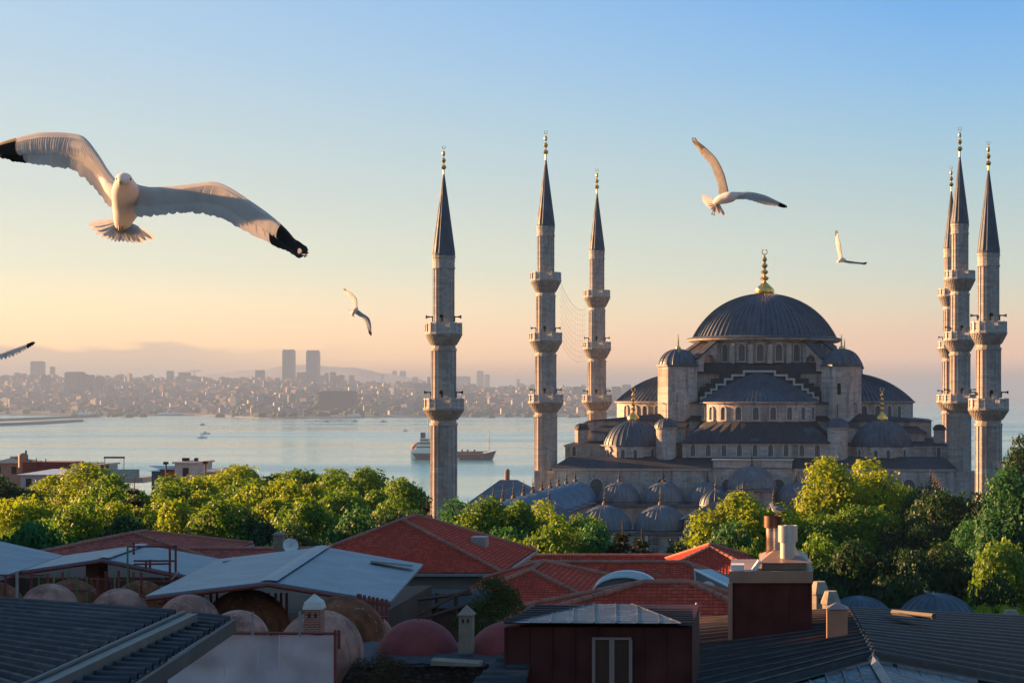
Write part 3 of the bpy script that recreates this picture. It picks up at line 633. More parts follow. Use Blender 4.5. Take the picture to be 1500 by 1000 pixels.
# ------------------------------------------------------------------ minarets
SPK = plain('speaker_grey', (.05,.05,.05), .6)
GLOW = None
def minaret(px, v, kind, label, rot=0.0):
    u = U(px, v); base = W(u, v, GZ)
    t = thing('minaret', base, label, 'minaret', 'minarets of the mosque', rz=-PHI+rot)
    if kind == 'hall':
        ct, cb, tip = 98.6, 87.4, 102.9; bal = [(80.0,76.8,2.40),(70.3,67.2,2.55),(60.4,57.5,2.74)]; rs = [1.32,1.48,1.63,1.76]
    else:
        ct, cb, tip = 87.5, 77.2, 90.7; bal = [(69.0,66.3,2.17),(59.8,57.2,2.38)]; rs = [1.25,1.45,1.56]
    lev = [cb]+[x for b in bal for x in (b[0]-1.15, b[1])]+[GZ]
    nf = 16
    for i, r in enumerate(rs):
        z1, z0 = lev[2*i], lev[2*i+1]
        q = MB(); q.prism(nf,r*1.03 if i == len(rs)-1 else r*1.01,z0-.1,z1-.02,r1=r*.99,rot=pi/nf)
        for k in range(nf):          # fluting
            a = pi/nf+2*pi*k/nf; M = Matrix.Rotation(a,4,'Z'); q.box(r*.95,r*1.045,-.07,.07,z0+.3,z1-.7,M)
        q.prism(nf,r*1.09,z0+.02,z0+.28,rot=pi/nf); q.prism(nf,r*1.09,z1-.7,z1-.4,rot=pi/nf)
        q.build('shaft', STONE2, t, off=OFF)
    for i, (zt, zb, R) in enumerate(bal):
        r0 = rs[i+1]; q = MB(); fl = zt-1.15; n = 5
        for k in range(n):           # muqarnas tiers with teeth
            za = zb+(fl-.25-zb)*k/n; zc = zb+(fl-.25-zb)*(k+1)/n; ra = r0+(R*1.0-r0)*((k+.4)/n)**.9
            q.prism(nf,ra,za,zc+.01,r1=ra+.06,rot=pi/nf); m_ = 32
            for j in range(m_):
                a = 2*pi*(j+.5*(k%2))/m_; M = Matrix.Rotation(a,4,'Z'); w_ = ra*2*pi/m_*.27; q.frus((ra-.1,ra+.06,-w_,w_),za+.03,(ra-.1,ra+(R-r0)/n*1.0+.05,-w_,w_),zc,M)
        q.prism(nf,R*1.04,fl-.24,fl,rot=pi/nf); bb = q.build('balcony', STONE2, t, off=OFF)
        q = MB(); q.lathe([(R*1.0,fl+.01),(R*1.0,fl+.14),(R*.93,fl+.14)],nf,a0=pi/nf,a1=pi/nf+2*pi); q.lathe([(R*.93,zt-.14),(R*1.02,zt-.14),(R*1.02,zt),(R*.93,zt),(R*.93,zt-.14)],nf,a0=pi/nf,a1=pi/nf+2*pi)
        q.lathe([(R*.985,fl+.5),(R*.985,fl+.62)],nf,a0=pi/nf,a1=pi/nf+2*pi)
        for j in range(nf):
            a = pi/nf+2*pi*j/nf; M = Matrix.Rotation(a,4,'Z'); q.box(R*.94,R*1.03,-.08,.08,fl,zt+.04,M)
            for d in (.2,.4,.6,.8):
                a2 = a+2*pi/nf*d; M = Matrix.Rotation(a2,4,'Z'); rr_ = R*cos(pi/nf)/cos((d-.5)*2*pi/nf); q.box(rr_*.95,rr_*.985,-.05,.05,fl,zt-.1,M)
        q.build('balustrade', TRIM, bb, off=OFF)
    q = MB(); rb = rs[0]*1.1; prof = [(rb,cb),(rb*1.02,cb+.25)]+[(rb*(.98-.95*k/14)*(1-.0*k), cb+.3+(ct-cb-.3)*k/14) for k in range(15)]
    na = 16; q.lathe(prof, na, a0=pi/na, a1=pi/na+2*pi)
    for j in range(na):
        a = pi/na+2*pi*j/na; q.tube([((r_+.01)*cos(a),(r_+.01)*sin(a),z_) for r_, z_ in prof[2:]], .045, 4, .015)
    cone = q.build('spire', LEADB, t, off=OFF)
    q = MB(); q.prism(nf,rs[0]*1.13,cb-.3,cb-.02,rot=pi/nf); q.prism(nf,rs[0]*1.06,cb-1.4,cb-.3,rot=pi/nf); q.prism(nf,rs[0]*1.12,cb-1.6,cb-1.4,rot=pi/nf); q.build('cornice', STONE2, t, off=OFF)
    finial(t,0,0,ct-.35,tip-ct+.35,OFF,.62,bulb=False)
    for (zt, zb, R), r in list(zip(bal, rs))[-2:] if kind == 'hall' else list(zip(bal, rs)):
        for a in (pi*1.02,-pi/2+.1,-.05):
            q = MB(); M = Matrix.Translation((r*1.05*cos(a), r*1.05*sin(a), zt+.75)) @ Matrix.Rotation(a,4,'Z')
            q.add([(x,rr2*cos(2*pi*k/8),rr2*sin(2*pi*k/8)) for x, rr2 in ((0,.1),(.3,.07),(.65,.11),(.85,.24)) for k in range(8)], [(i*8+k,i*8+(k+1)%8,(i+1)*8+(k+1)%8,(i+1)*8+k) for i in range(3) for k in range(8)], M)
            q.box(-.15,.1,-.1,.1,-.6,.1,M); q.build('loudspeaker', SPK, t, off=OFF)
    return t
m1 = minaret(650,-99.5,'court','leftmost minaret, two balconies, rising from the trees in front of the ship')
m2 = minaret(799.5,-25.5,'hall','tall three-balcony minaret at the left front corner of the mosque hall')
m3 = minaret(874.5,25.5,'hall','slimmer looking minaret right of the second one, behind the hall left side')
m5 = minaret(1406,-25.5,'hall','tall three-balcony minaret at the right front corner of the mosque hall')
m6 = minaret(1393.5,25.5,'hall','minaret mostly hidden behind the right front minaret of the hall')
m4 = minaret(1448,-99.5,'court','rightmost minaret, two balconies, in front of the sea beside the right trees')
# string of lights hung between the second and third minaret
q = MB(); a_, b_ = W(U(820,-25.5),-25.5,0), W(U(858,25.5),25.5,0)
for k in range(11):
    z0 = 78.6-k*.95; pts = [a_.lerp(b_, s/14)+Vector((0,0,z0-1.6*4*(s/14)*(1-s/14)-(2.2*(s/14) if k < 1 else 2.2*(s/14)))) for s in range(15)]
    q.tube(pts, .012 if k else .022, 3)
for j in range(1,14):
    q.tube([a_.lerp(b_, j/14)+Vector((0,0,78.6-2.2*j/14-1.6*4*(j/14)*(1-j/14)-k*.95)) for k in range(11)], .011, 3)
tag(q.build('light_net', SPK), 'sagging net of unlit festive lights strung between the second and third minarets', 'light net')
# ------------------------------------------------------------------ the courtyard in front
cy = thing('mosque_courtyard', W(0,-64,GZ), 'arcaded courtyard roofed with rows of small lead domes in front of the mosque hall', 'courtyard', rz=-PHI)
OC = (0,64,-GZ)
def cpart(q, nm, m_, par=None, smooth=False): return q.build(nm, m_, par or cy, smooth=smooth, off=OC)
q = MB(); q.box(-31.5,31.5,-99.5,-92.5,36,43.3); q.box(-31.5,-24.5,-92.5,-29.6,36,43.3); q.box(24.5,31.5,-92.5,-29.6,36,43.3); q.box(-24.5,24.5,-36,-29.6,36,42.9); q.box(-3.6,3.6,-100.4,-95,36,45.2)
q.ext([(-4,45.2),(4,45.2),(0,47.4)],-100.4,-99.9,Matrix(((1,0,0,0),(0,0,1,0),(0,1,0,0),(0,0,0,1)))); q.box(-3.6,3.6,-36.3,-29.6,42.9,45.3)
cpart(q, 'wall', STONE3)
q = MB(); q.box(-31.9,31.9,-99.95,-92.1,43.32,43.6); q.box(-31.9,-24.1,-92.1,-29.7,43.32,43.6); q.box(24.1,31.9,-92.1,-29.7,43.32,43.6); q.box(-24.1,24.1,-36.4,-29.7,42.95,43.3)
q.frus((-3.9,3.9,-36.6,-29.7),45.32,(-3.4,3.4,-36,-29.8),45.7); q.frus((-4.1,4.1,-100.5,-94.7),45.25,(-1.5,1.5,-98.4,-96),46.6); cpart(q, 'lead_roof', lead('roof_lead', (.1,.11,.125), .6, .1))
q = MB()
for u_ in [-29+4.15*i for i in range(15)]: q.box(u_-.2,u_+.2,-99.8,-99.52,36,43.2)
q.box(-31.6,31.6,-99.75,-99.55,39.9,40.2); cpart(q, 'pilaster', TRIM)
for s in range(-7,8):
    if abs(s) < 1: continue
    q = MB(); x = s*4.15
    for k in (-1,0,1):
        for zz in (41.0,42.1): q.box(x+k*1.1-.36,x+k*1.1+.36,-99.58,-99.53,zz,zz+.8)
    cpart(q, 'window', LATT)
spots = [(6.95*k,-96,3.25) for k in range(-4,5) if k] + [(6.95*k,-32.7,3.25) for k in range(-4,5) if k] + [(s*28,-96+7*k,3.25) for s in (-1,1) for k in range(1,9)] + [(0,-32.9,3.75)]
LEADSH = lead('shade_blue_lead', (.10,.20,.29), .5, .1)  # blue of the shade put into the left arcade's lead colour
proto = None
for i, (x, y, r) in enumerate(spots):
    big = r > 3.5
    if proto is None or big:
        q = MB(); q.lathe([(r+.15,.0),(r+.15,.35),(r+.3,.45),(r-.1,.5)],36); q.dome(r+.1,2.95*(r/3.25),.45,0,0,30,.06,.06,steps=10); o = q.build('portico_dome', LEADP, cy, smooth=False)
        q = MB(); hh = .45+2.95*(r/3.25); q.lathe([(.34,hh-.1),(.3,hh+.25),(.09,hh+.5),(.2,hh+.8),(.06,hh+1.0),(.13,hh+1.25),(.04,hh+1.45),(.02,hh+2.2)],8); f = q.build('finial', plain('bronze_dark', (.11,.08,.06), .5, .4), o, smooth='auto')
        if not big: proto = (o, f)
    else:
        o = proto[0].copy(); COL.objects.link(o); o.parent = cy; f = proto[1].copy(); COL.objects.link(f); f.parent = o
    o.location = (x, y+64, (43.3 if not big else 45.4)-GZ)
    o.material_slots[0].link = 'OBJECT'; o.material_slots[0].material = LEADSH if x < -26.5 else LEADP
q = MB(); q.lathe([(1.75,45.4),(1.75,46.6),(2.0,46.75),(2.0,46.9),(1.8,46.95)],24,0,-97.6); o = cpart(q, 'gate_drum', STONE2, smooth='auto')
q = MB(); q.dome(1.95,1.75,46.9,0,-97.6,16,.07,.07,steps=8); cpart(q, 'gate_dome', LEAD, o)
q = MB(); q.lathe([(.25,48.6),(.1,48.9),(.2,49.2),(.05,49.5),(.03,50.3)],8,0,-97.6); cpart(q, 'finial', plain('bronze_dark', (.1,.08,.06)), o)
# pavilion with pyramidal lead roof left of the courtyard
t = thing('royal_pavilion', P(738,760,262), 'low building with a broad pointed lead roof and small brick lantern left of the mosque', 'pavilion')
zb = P(738,760,262).z; k = 262/F; q = MB(); q.box(-58*k,70*k,0,10,-8,1.6); q.build('wall', STONE3, t)
q = MB(); q.frus((-62*k,74*k,-.5,10.5),1.62,(-1.2,1.2,4.8,5.2),5.2); q.build('roof', LEADP, t)
q = MB(); q.prism(8,.34,4.9,6.4,-.2,5); q.sphere((-.2,5,6.4),.36,8,6); q.build('lantern', plain('old_brick', (.3,.15,.1), .85), t)
# ------------------------------------------------------------------ trees
import numpy as np
def leaf_mat(name, c, t, rough=.55):
    m = Mt(name); m.set(rough, 0, .25)
    n1 = m.noise(.55, 2); n2 = m.noise(4.5, 2); oi = m.n('ShaderNodeObjectInfo')
    a = m.mix(m.rmap(n1,.35,.65), tuple(x*.62 for x in c), tuple(x*1.3 for x in c)); a = m.mix(m.rmap(n2,.4,.7,0,.5), a, (c[0]*1.7, c[1]*1.35, c[2]))
    hs = m.n('ShaderNodeHueSaturation'); m.l(m.rmap(oi.outputs['Random'],0,1,.48,.515), hs.inputs['Hue']); m.l(m.rmap(oi.outputs['Random'],0,1,1.2,.8), hs.inputs['Value']); m.l(a, hs.inputs['Color'])
    m.col(hs.outputs[0])
    tr = m.n('ShaderNodeBsdfTranslucent'); tr.inputs[0].default_value = t+(1,); mx_ = m.n('ShaderNodeMixShader'); mx_.inputs[0].default_value = .35
    m.l(m.b.outputs[0], mx_.inputs[1]); m.l(tr.outputs[0], mx_.inputs[2]); m.l(mx_.outputs[0], m.out.inputs[0]); return m.m
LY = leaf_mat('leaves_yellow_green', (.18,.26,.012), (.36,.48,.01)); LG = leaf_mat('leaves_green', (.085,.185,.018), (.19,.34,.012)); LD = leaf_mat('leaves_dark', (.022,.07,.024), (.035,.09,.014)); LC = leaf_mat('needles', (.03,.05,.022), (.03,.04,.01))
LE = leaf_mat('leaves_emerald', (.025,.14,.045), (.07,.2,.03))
BARK = plain('tree_bark', (.09,.065,.045), .95, var=.4, scale=3)
def leaves_mesh(name, cen, nor, size, mat_, rs, asp=.7):
    n = len(cen); r1 = rs.normal(size=(n,3)); t = np.cross(nor, r1); t /= np.linalg.norm(t,axis=1)[:,None]+1e-9; b = np.cross(nor, t)
    s = size*rs.uniform(.6,1.3,(n,1)); a = t*s; c_ = b*s*asp
    v = np.stack([cen-a, cen-c_*.9+nor*s*.12, cen+a, cen+c_*.9+nor*s*.12],1).reshape(-1,3)
    me = bpy.data.meshes.new(name); me.vertices.add(4*n); me.vertices.foreach_set('co', v.ravel().astype('f')); me.loops.add(4*n); me.loops.foreach_set('vertex_index', np.arange(4*n)); me.polygons.add(n); me.polygons.foreach_set('loop_start', np.arange(0,4*n,4)); me.polygons.foreach_set('loop_total', np.full(n,4))
    me.materials.append(mat_); me.update(); me.validate(); return me
def crown_pts(rs, R, H, zc, nb, br, dens, flat=1.0, top=.0):
    """leaf clumps: blobs placed through an uneven ellipsoid"""
    C_, N_ = [], []
    for i in range(nb):
        d = rs.normal(size=3); d /= np.linalg.norm(d); rad = rs.uniform(.35,1)**.45
        p = d*np.array([R,R,H])*rad*(1+.22*sin(d[0]*4+d[2]*3)); k = 1-top*max(0,p[2]/H); p[0]*=k; p[1]*=k
        r = br*rs.uniform(.6,1.35); n = int(dens*r*r)
        q = rs.normal(size=(n,3)); q /= np.linalg.norm(q,axis=1)[:,None]; q[:,2] = np.abs(q[:,2])*np.where(rs.rand(n)<.72,1,-1)
        lump = 1+.28*np.sin(q[:,0]*7+i)*np.sin(q[:,1]*6+2*i)*np.sin(q[:,2]*6)
        pos = p+np.array([0,0,zc])+q*r*lump[:,None]*np.array([1,1,flat])*rs.uniform(.78,1.06,(n,1))
        nn = q+rs.normal(size=(n,3))*.55; nn /= np.linalg.norm(nn,axis=1)[:,None]; C_.append(pos); N_.append(nn)
    return np.concatenate(C_), np.concatenate(N_)
def trunk(par, h, r, R, zc, H, rs):
    q = MB(); q.tube([(0,0,-2),(.1,0,h*.3),(0,.15,h*.6),(.1,0,h*.8)], r, 8, r*.35)
    for k in range(7):
        a = k*2.4+rs.uniform(0,.6); z0 = h*(.3+.07*k); q.tube([(0,0,z0),(R*.35*cos(a),R*.35*sin(a),z0+h*.12),(R*.75*cos(a),R*.75*sin(a),z0+h*.26)], r*.42, 6, r*.08)
    q.build('trunk', BARK, par, smooth=True)
def make_tree(kind, seed):
    rs = np.random.RandomState(seed); t = bpy.data.objects.new(kind, None); COL.objects.link(t)
    if kind == 'broadleaf_tree': R, H, zc, h, args, sz = 5.0, 5.6, 9.4, 15, (92,1.5,210,.95), .18
    elif kind == 'spreading_tree': R, H, zc, h, args, sz = 6.2, 4.2, 9.8, 14, (98,1.55,200,.8), .185
    elif kind == 'tall_tree': R, H, zc, h, args, sz = 4.1, 7.2, 10, 17, (92,1.4,215,1.15,.35), .172
    c_, n_ = crown_pts(rs, R-args[1]*.7, H-args[1]*.7, zc, *args); o = bpy.data.objects.new('crown', leaves_mesh('crown', c_, n_, sz, LG, rs)); COL.objects.link(o); o.parent = t
    trunk(t, h, .38, R, zc, H, rs); return t
def make_conifer(seed, H, R, dens=1., droop=.25, tiers=15):
    rs = np.random.RandomState(seed); t = bpy.data.objects.new('conifer_tree', None); COL.objects.link(t); C_, N_ = [], []; q = MB(); q.tube([(0,0,-2),(0,0,H)], .22, 7, .03)
    for k in range(tiers):
        z = H*(.22+.76*k/tiers); rr_ = R*(1-(k/tiers)**1.15)+.25; nb = max(4,int(9*(1-k/tiers*.5)))
        for j in range(nb):
            a = rs.uniform(0,2*pi); l = rr_*rs.uniform(.65,1.1); n = int(60*l*dens)+12
            s = rs.uniform(.12,1,n); pos = np.stack([cos(a)*l*s, sin(a)*l*s, z-droop*l*s**1.5+0*s],1)+rs.normal(size=(n,3))*np.array([.16,.16,.09])*(1+.5*rr_)*.8
            C_.append(pos); nn = rs.normal(size=(n,3))*.6+np.array([0,0,1]); N_.append(nn/np.linalg.norm(nn,axis=1)[:,None]); q.tube([(0,0,z),(cos(a)*l,sin(a)*l,z-droop*l)], .045, 4, .01)
    c_, n_ = np.concatenate(C_), np.concatenate(N_); o = bpy.data.objects.new('crown', leaves_mesh('crown', c_, n_, .17, LC, rs, .45)); COL.objects.link(o); o.parent = t; q.build('trunk', BARK, t); return t
PROT = {}
NOM = {'broadleaf_tree':(5.0,15.2),'spreading_tree':(6.2,14.4),'tall_tree':(4.1,17.4)}
def tree(kind, px, py, D, rpx, mat_, label, seed=0, gz=36.4):
    key = (kind, seed)
    ztop = EYE+(HY-py)*D/F; h = ztop-gz
    if key not in PROT: t = PROT[key] = make_tree(kind, 100+seed*7+len(kind)); first = True
    else: t = copy_tree(PROT[key]); first = False
    R0, H0 = NOM[kind]; s = rpx*1.4*D/F/R0; sz = h/H0
    t.location = ((px-CX)*D/F, D, gz); t.scale = (s,s,sz); t.rotation_euler = (0,0,rnd.uniform(0,6.28))
    tag(t, label, 'tree', 'park trees in front of and beside the mosque')
    for ch in children(t) if first else [c for c in COL.objects if c.parent == t]:
        if ch.name.startswith('crown'): ch.material_slots[0].link = 'OBJECT'; ch.material_slots[0].material = mat_
    return t
B_, S_, T_ = 'broadleaf_tree', 'spreading_tree', 'tall_tree'
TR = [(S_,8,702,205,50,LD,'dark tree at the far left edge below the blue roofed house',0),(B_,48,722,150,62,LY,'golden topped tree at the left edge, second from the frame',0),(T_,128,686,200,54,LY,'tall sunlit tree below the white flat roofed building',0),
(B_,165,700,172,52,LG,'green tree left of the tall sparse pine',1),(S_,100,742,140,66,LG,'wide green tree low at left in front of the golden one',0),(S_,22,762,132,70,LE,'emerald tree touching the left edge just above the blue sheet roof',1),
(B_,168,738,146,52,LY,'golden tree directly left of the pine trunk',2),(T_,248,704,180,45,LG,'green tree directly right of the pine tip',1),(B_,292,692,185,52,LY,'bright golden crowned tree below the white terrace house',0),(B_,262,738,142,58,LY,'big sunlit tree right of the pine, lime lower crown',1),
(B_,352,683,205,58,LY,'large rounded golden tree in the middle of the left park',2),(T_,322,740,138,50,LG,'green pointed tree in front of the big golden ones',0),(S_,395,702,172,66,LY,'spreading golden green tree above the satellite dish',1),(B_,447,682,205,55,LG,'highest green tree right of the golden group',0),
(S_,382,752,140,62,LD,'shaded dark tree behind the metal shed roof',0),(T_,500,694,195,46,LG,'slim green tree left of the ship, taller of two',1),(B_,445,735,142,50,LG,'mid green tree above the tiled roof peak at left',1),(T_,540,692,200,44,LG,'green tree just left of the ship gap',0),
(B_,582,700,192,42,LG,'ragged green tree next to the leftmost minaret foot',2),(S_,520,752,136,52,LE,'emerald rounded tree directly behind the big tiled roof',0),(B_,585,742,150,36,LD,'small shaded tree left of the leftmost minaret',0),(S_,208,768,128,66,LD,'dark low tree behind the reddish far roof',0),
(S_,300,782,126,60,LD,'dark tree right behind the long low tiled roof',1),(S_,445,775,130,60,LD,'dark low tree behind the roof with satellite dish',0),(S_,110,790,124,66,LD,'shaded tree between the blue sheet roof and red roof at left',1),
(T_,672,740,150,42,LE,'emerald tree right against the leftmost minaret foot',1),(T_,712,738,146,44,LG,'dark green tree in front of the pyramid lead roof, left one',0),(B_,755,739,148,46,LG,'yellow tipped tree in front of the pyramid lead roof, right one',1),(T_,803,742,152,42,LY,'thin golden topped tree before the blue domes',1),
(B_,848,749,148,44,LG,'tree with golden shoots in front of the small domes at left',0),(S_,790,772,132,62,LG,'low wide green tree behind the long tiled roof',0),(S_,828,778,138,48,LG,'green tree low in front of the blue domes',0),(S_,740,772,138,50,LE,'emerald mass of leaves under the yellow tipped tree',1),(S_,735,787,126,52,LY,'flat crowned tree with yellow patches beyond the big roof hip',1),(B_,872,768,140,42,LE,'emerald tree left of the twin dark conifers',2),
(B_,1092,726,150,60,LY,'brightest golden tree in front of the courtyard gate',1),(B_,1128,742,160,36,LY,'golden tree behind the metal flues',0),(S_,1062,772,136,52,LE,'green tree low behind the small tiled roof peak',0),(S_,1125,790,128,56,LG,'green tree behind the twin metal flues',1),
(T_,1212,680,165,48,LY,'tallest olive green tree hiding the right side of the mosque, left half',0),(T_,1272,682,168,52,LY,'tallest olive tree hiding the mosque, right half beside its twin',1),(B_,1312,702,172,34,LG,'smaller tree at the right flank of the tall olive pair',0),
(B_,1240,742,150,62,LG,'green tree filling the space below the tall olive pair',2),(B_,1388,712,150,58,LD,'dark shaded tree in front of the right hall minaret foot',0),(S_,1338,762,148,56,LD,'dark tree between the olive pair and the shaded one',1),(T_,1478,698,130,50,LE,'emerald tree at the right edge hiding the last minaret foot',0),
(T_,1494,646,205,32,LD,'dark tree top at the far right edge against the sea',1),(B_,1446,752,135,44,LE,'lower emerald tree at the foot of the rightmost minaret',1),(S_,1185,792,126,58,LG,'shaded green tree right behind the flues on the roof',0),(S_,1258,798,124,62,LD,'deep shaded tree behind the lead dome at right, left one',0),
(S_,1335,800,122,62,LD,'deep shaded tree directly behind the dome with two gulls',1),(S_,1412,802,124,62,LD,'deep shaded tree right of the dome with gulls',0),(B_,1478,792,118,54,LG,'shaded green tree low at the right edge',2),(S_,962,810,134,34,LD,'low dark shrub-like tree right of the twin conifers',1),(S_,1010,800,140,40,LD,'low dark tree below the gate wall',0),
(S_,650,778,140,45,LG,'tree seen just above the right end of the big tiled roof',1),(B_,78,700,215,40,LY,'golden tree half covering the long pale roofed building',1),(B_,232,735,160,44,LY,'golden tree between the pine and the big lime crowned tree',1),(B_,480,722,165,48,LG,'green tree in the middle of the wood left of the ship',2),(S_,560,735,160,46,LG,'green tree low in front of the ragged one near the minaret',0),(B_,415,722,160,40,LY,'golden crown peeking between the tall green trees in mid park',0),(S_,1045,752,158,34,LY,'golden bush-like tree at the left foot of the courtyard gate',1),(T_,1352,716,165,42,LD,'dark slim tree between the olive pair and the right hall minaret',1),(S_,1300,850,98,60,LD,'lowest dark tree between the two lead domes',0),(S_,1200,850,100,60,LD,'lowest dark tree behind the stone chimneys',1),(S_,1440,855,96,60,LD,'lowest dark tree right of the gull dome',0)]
FL = 'rounded park tree inside the dense left wood, mostly hidden by neighbouring crowns'
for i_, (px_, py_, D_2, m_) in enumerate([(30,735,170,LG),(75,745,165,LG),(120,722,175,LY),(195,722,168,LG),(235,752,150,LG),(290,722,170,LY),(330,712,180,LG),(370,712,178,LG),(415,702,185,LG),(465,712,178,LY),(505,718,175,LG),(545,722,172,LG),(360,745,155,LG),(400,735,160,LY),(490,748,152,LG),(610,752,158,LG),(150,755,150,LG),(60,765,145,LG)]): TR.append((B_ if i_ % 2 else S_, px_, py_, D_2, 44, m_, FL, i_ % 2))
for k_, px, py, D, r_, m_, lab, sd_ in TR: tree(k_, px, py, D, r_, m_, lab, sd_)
for px, py, D, H0, R0, lab, dn, drp in [(197,697,150,16,3.0,'tall sparse pine with level branches standing among the left park trees',.7,.05),(625,727,165,12,1.4,'small dark conifer at the foot of the leftmost minaret',1,.3),(912,763,138,12.5,4.6,'left one of the two dark conifers before the courtyard wall',1.5,.5),(940,774,136,12,4.2,'right shorter one of the two dark conifers before the courtyard wall',1.5,.5)]:
    t = make_conifer(int(px), H0, R0, dn, drp); h = EYE+(HY-py)*D/F-36.4; t.location = ((px-CX)*D/F, D, 36.4); t.scale = (1,1,h/H0) if px < 700 else (1.15,1.15,h/H0); tag(t, lab, 'tree')
# lit hedge at the right
def bush(name, px, py, D, w_, h_, mat_, label, seed, size, nb, br, dens, cat='bush', flat=1.):
    rs = np.random.RandomState(seed); c_, n_ = crown_pts(rs, w_, h_, 0, nb, br, dens, flat); o = bpy.data.objects.new(name, leaves_mesh(name, c_, n_, size, mat_, rs, .4)); COL.objects.link(o); o.location = P(px,py,D); return tag(o, label, cat)
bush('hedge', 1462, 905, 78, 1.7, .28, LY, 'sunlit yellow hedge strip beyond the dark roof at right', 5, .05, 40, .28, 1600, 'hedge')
# ------------------------------------------------------------------ roofs of the foreground
def tile_mat(name, c):
    m = Mt(name); m.set(.95, 0, .08); uv = m.co('UV'); s = m.n('ShaderNodeSeparateXYZ'); m.l(uv, s.inputs[0])
    rowf = m.math('FRACT', m.math('DIVIDE', s.outputs[1], .25)); colf = m.math('FRACT', m.math('DIVIDE', s.outputs[0], .2))
    br = m.n('ShaderNodeTexBrick'); m.l(uv, br.inputs['Vector']); br.offset = 0; br.inputs['Scale'].default_value = 1; br.inputs['Brick Width'].default_value = .2; br.inputs['Row Height'].default_value = .25; br.inputs['Mortar Size'].default_value = .0
    br.inputs['Color1'].default_value = C(*c, 1.2); br.inputs['Color2'].default_value = C(*c, .72); br.inputs['Bias'].default_value = .1
    lo = m.math('LESS_THAN', rowf, .2); a = m.mix(m.math('MULTIPLY', lo, .75), br.outputs[0], (.025,.01,.01)); a = m.mix(m.rmap(m.noise(.35,5),.42,.62,0,.6), a, tuple(x*.55 for x in c)); a = m.mix(m.rmap(m.noise(.9,5),.6,.75,0,.45), a, (.28,.17,.12)); m.col(a)
    arc = m.math('SINE', m.math('MULTIPLY', colf, pi)); h = m.math('ADD', m.math('MULTIPLY', arc, .8), m.math('MULTIPLY', rowf, -.9)); m.bump(h, 1.0, .06); return m.m
TILE = tile_mat('red_tiles', (.72,.085,.045)); TILE2 = tile_mat('rose_tiles', (.58,.13,.09)); CAP = plain('ridge_tiles', (.45,.17,.11), .85, var=.3, scale=1.5)
PLAST = plain('beige_plaster', (.22,.18,.15), .9, var=.2, scale=.8); GUT = plain('gutter_metal', (.35,.33,.31), .5, .4, var=.2)
def caps(par, segs, r=.13, mat_=None):
    q = MB(); 
    for a, b in segs:
        a, b = Vector(a), Vector(b); n = max(2,int((b-a).length/.42))
        for i in range(n): q.tube([a.lerp(b,i/n), a.lerp(b,(i+.98)/n)], r*1.08, 7, r*.88)
    return q.build('ridge_cap', mat_ or CAP, par, smooth='auto')
def hip(label, x0,x1,y0,y1,ze,zr,ori,r0,r1,rc_=None, mat_=TILE, wz=39, ov=.35):
    """hipped roof: ridge runs along ori from r0 to r1"""
    mid = rc_ if rc_ is not None else ((x0+x1)/2 if ori == 'y' else (y0+y1)/2)
    A, B = ((mid,r0,zr),(mid,r1,zr)) if ori == 'y' else ((r0,mid,zr),(r1,mid,zr))
    c = [(x0,y0,ze),(x1,y0,ze),(x1,y1,ze),(x0,y1,ze)]
    t = thing('tiled_house', ((x0+x1)/2,(y0+y1)/2,wz), label, 'building', 'red tiled roofs below the mosque'); of = (-(x0+x1)/2,-(y0+y1)/2,-wz)
    q = MB()
    if ori == 'y': q.face_uv([c[0],c[1],A],.12); q.face_uv([c[1],c[2],B,A],.12); q.face_uv([c[2],c[3],B],.12); q.face_uv([c[3],c[0],A,B],.12)
    else: q.face_uv([c[0],c[1],B,A],.12); q.face_uv([c[1],c[2],B],.12); q.face_uv([c[2],c[3],A,B],.12); q.face_uv([c[3],c[0],A],.12)
    q.build('roof', mat_, t, off=of)
    ends = [(c[0],A),(c[1],A if ori=='y' else B),(c[2],B),(c[3],B if ori=='y' else A),(A,B)]
    o = caps(t, [tuple(Vector(p)+Vector((0,0,.03)) for p in e) for e in ends]); o.location = of
    q = MB(); q.box(x0+ov,x1-ov,y0+ov,y1-ov,wz,ze-.16); q.build('wall', PLAST, t, off=of)
    q = MB(); q.box(x0-.08,x1+.08,y0-.14,y0-.02,ze-.22,ze-.06); q.box(x1+.02,x1+.14,y0,y1,ze-.22,ze-.06); q.build('gutter', GUT, t, off=of)
    return t
h1 = hip('biggest red hipped roof with its peak left of centre, behind the grey sheet roof',-29.0,-15.2,110,126,49.85,52.5,'y',115.7,120.3)
hip('long red roof running along the middle behind the arched white awning',-15.0,-.6,105,113,48.7,50.5,'x',-13.6,-4.5)
hip('farthest narrow red roof strip below the twin conifers',-18.6,-3.4,125,131,48.0,49.3,'x',-16,-5.5)
hip('red roof with a triangular hip end behind the green bush',-15.4,-7.6,90,104,50.05,51.46,'y',93.6,98.6,mat_=TILE)
hip('nearest red hipped roof in front of the white arched awning',-9.9,.6,70,75.6,51.6,52.87,'x',-4.6,-2.85)
h6 = hip('small red roof with sunlit left ridge in front of the golden tree',-6.9,-.1,118,128,49,50.4,'y',121,123.8)
hip('rose coloured hipped roof far left beyond the blue sheet roofs',-42.5,-31.8,108,118,50.9,51.95,'y',112,113.5,mat_=TILE2)
hip('long low red roof between the scaffold and the satellite dish',-35.4,-24.6,107,113,50.15,51.2,'x',-34.5,-26,mat_=TILE2)
# dormer stub at the end of the biggest roof, drain pipe
q = MB(); q.box(-18.2,-17.3,117.8,119.2,50.6,51.3); o = q.build('roof_hatch', GUT); o.parent = h1; o.location = -Vector(h1.location)
q = MB(); q.tube([(-15.9,109.9,49.7),(-15.7,109.85,49.55),(-15.1,109.6,48.9)],.1,7); o = q.build('drain_pipe', WHP); o.parent = h1; o.location = -Vector(h1.location)
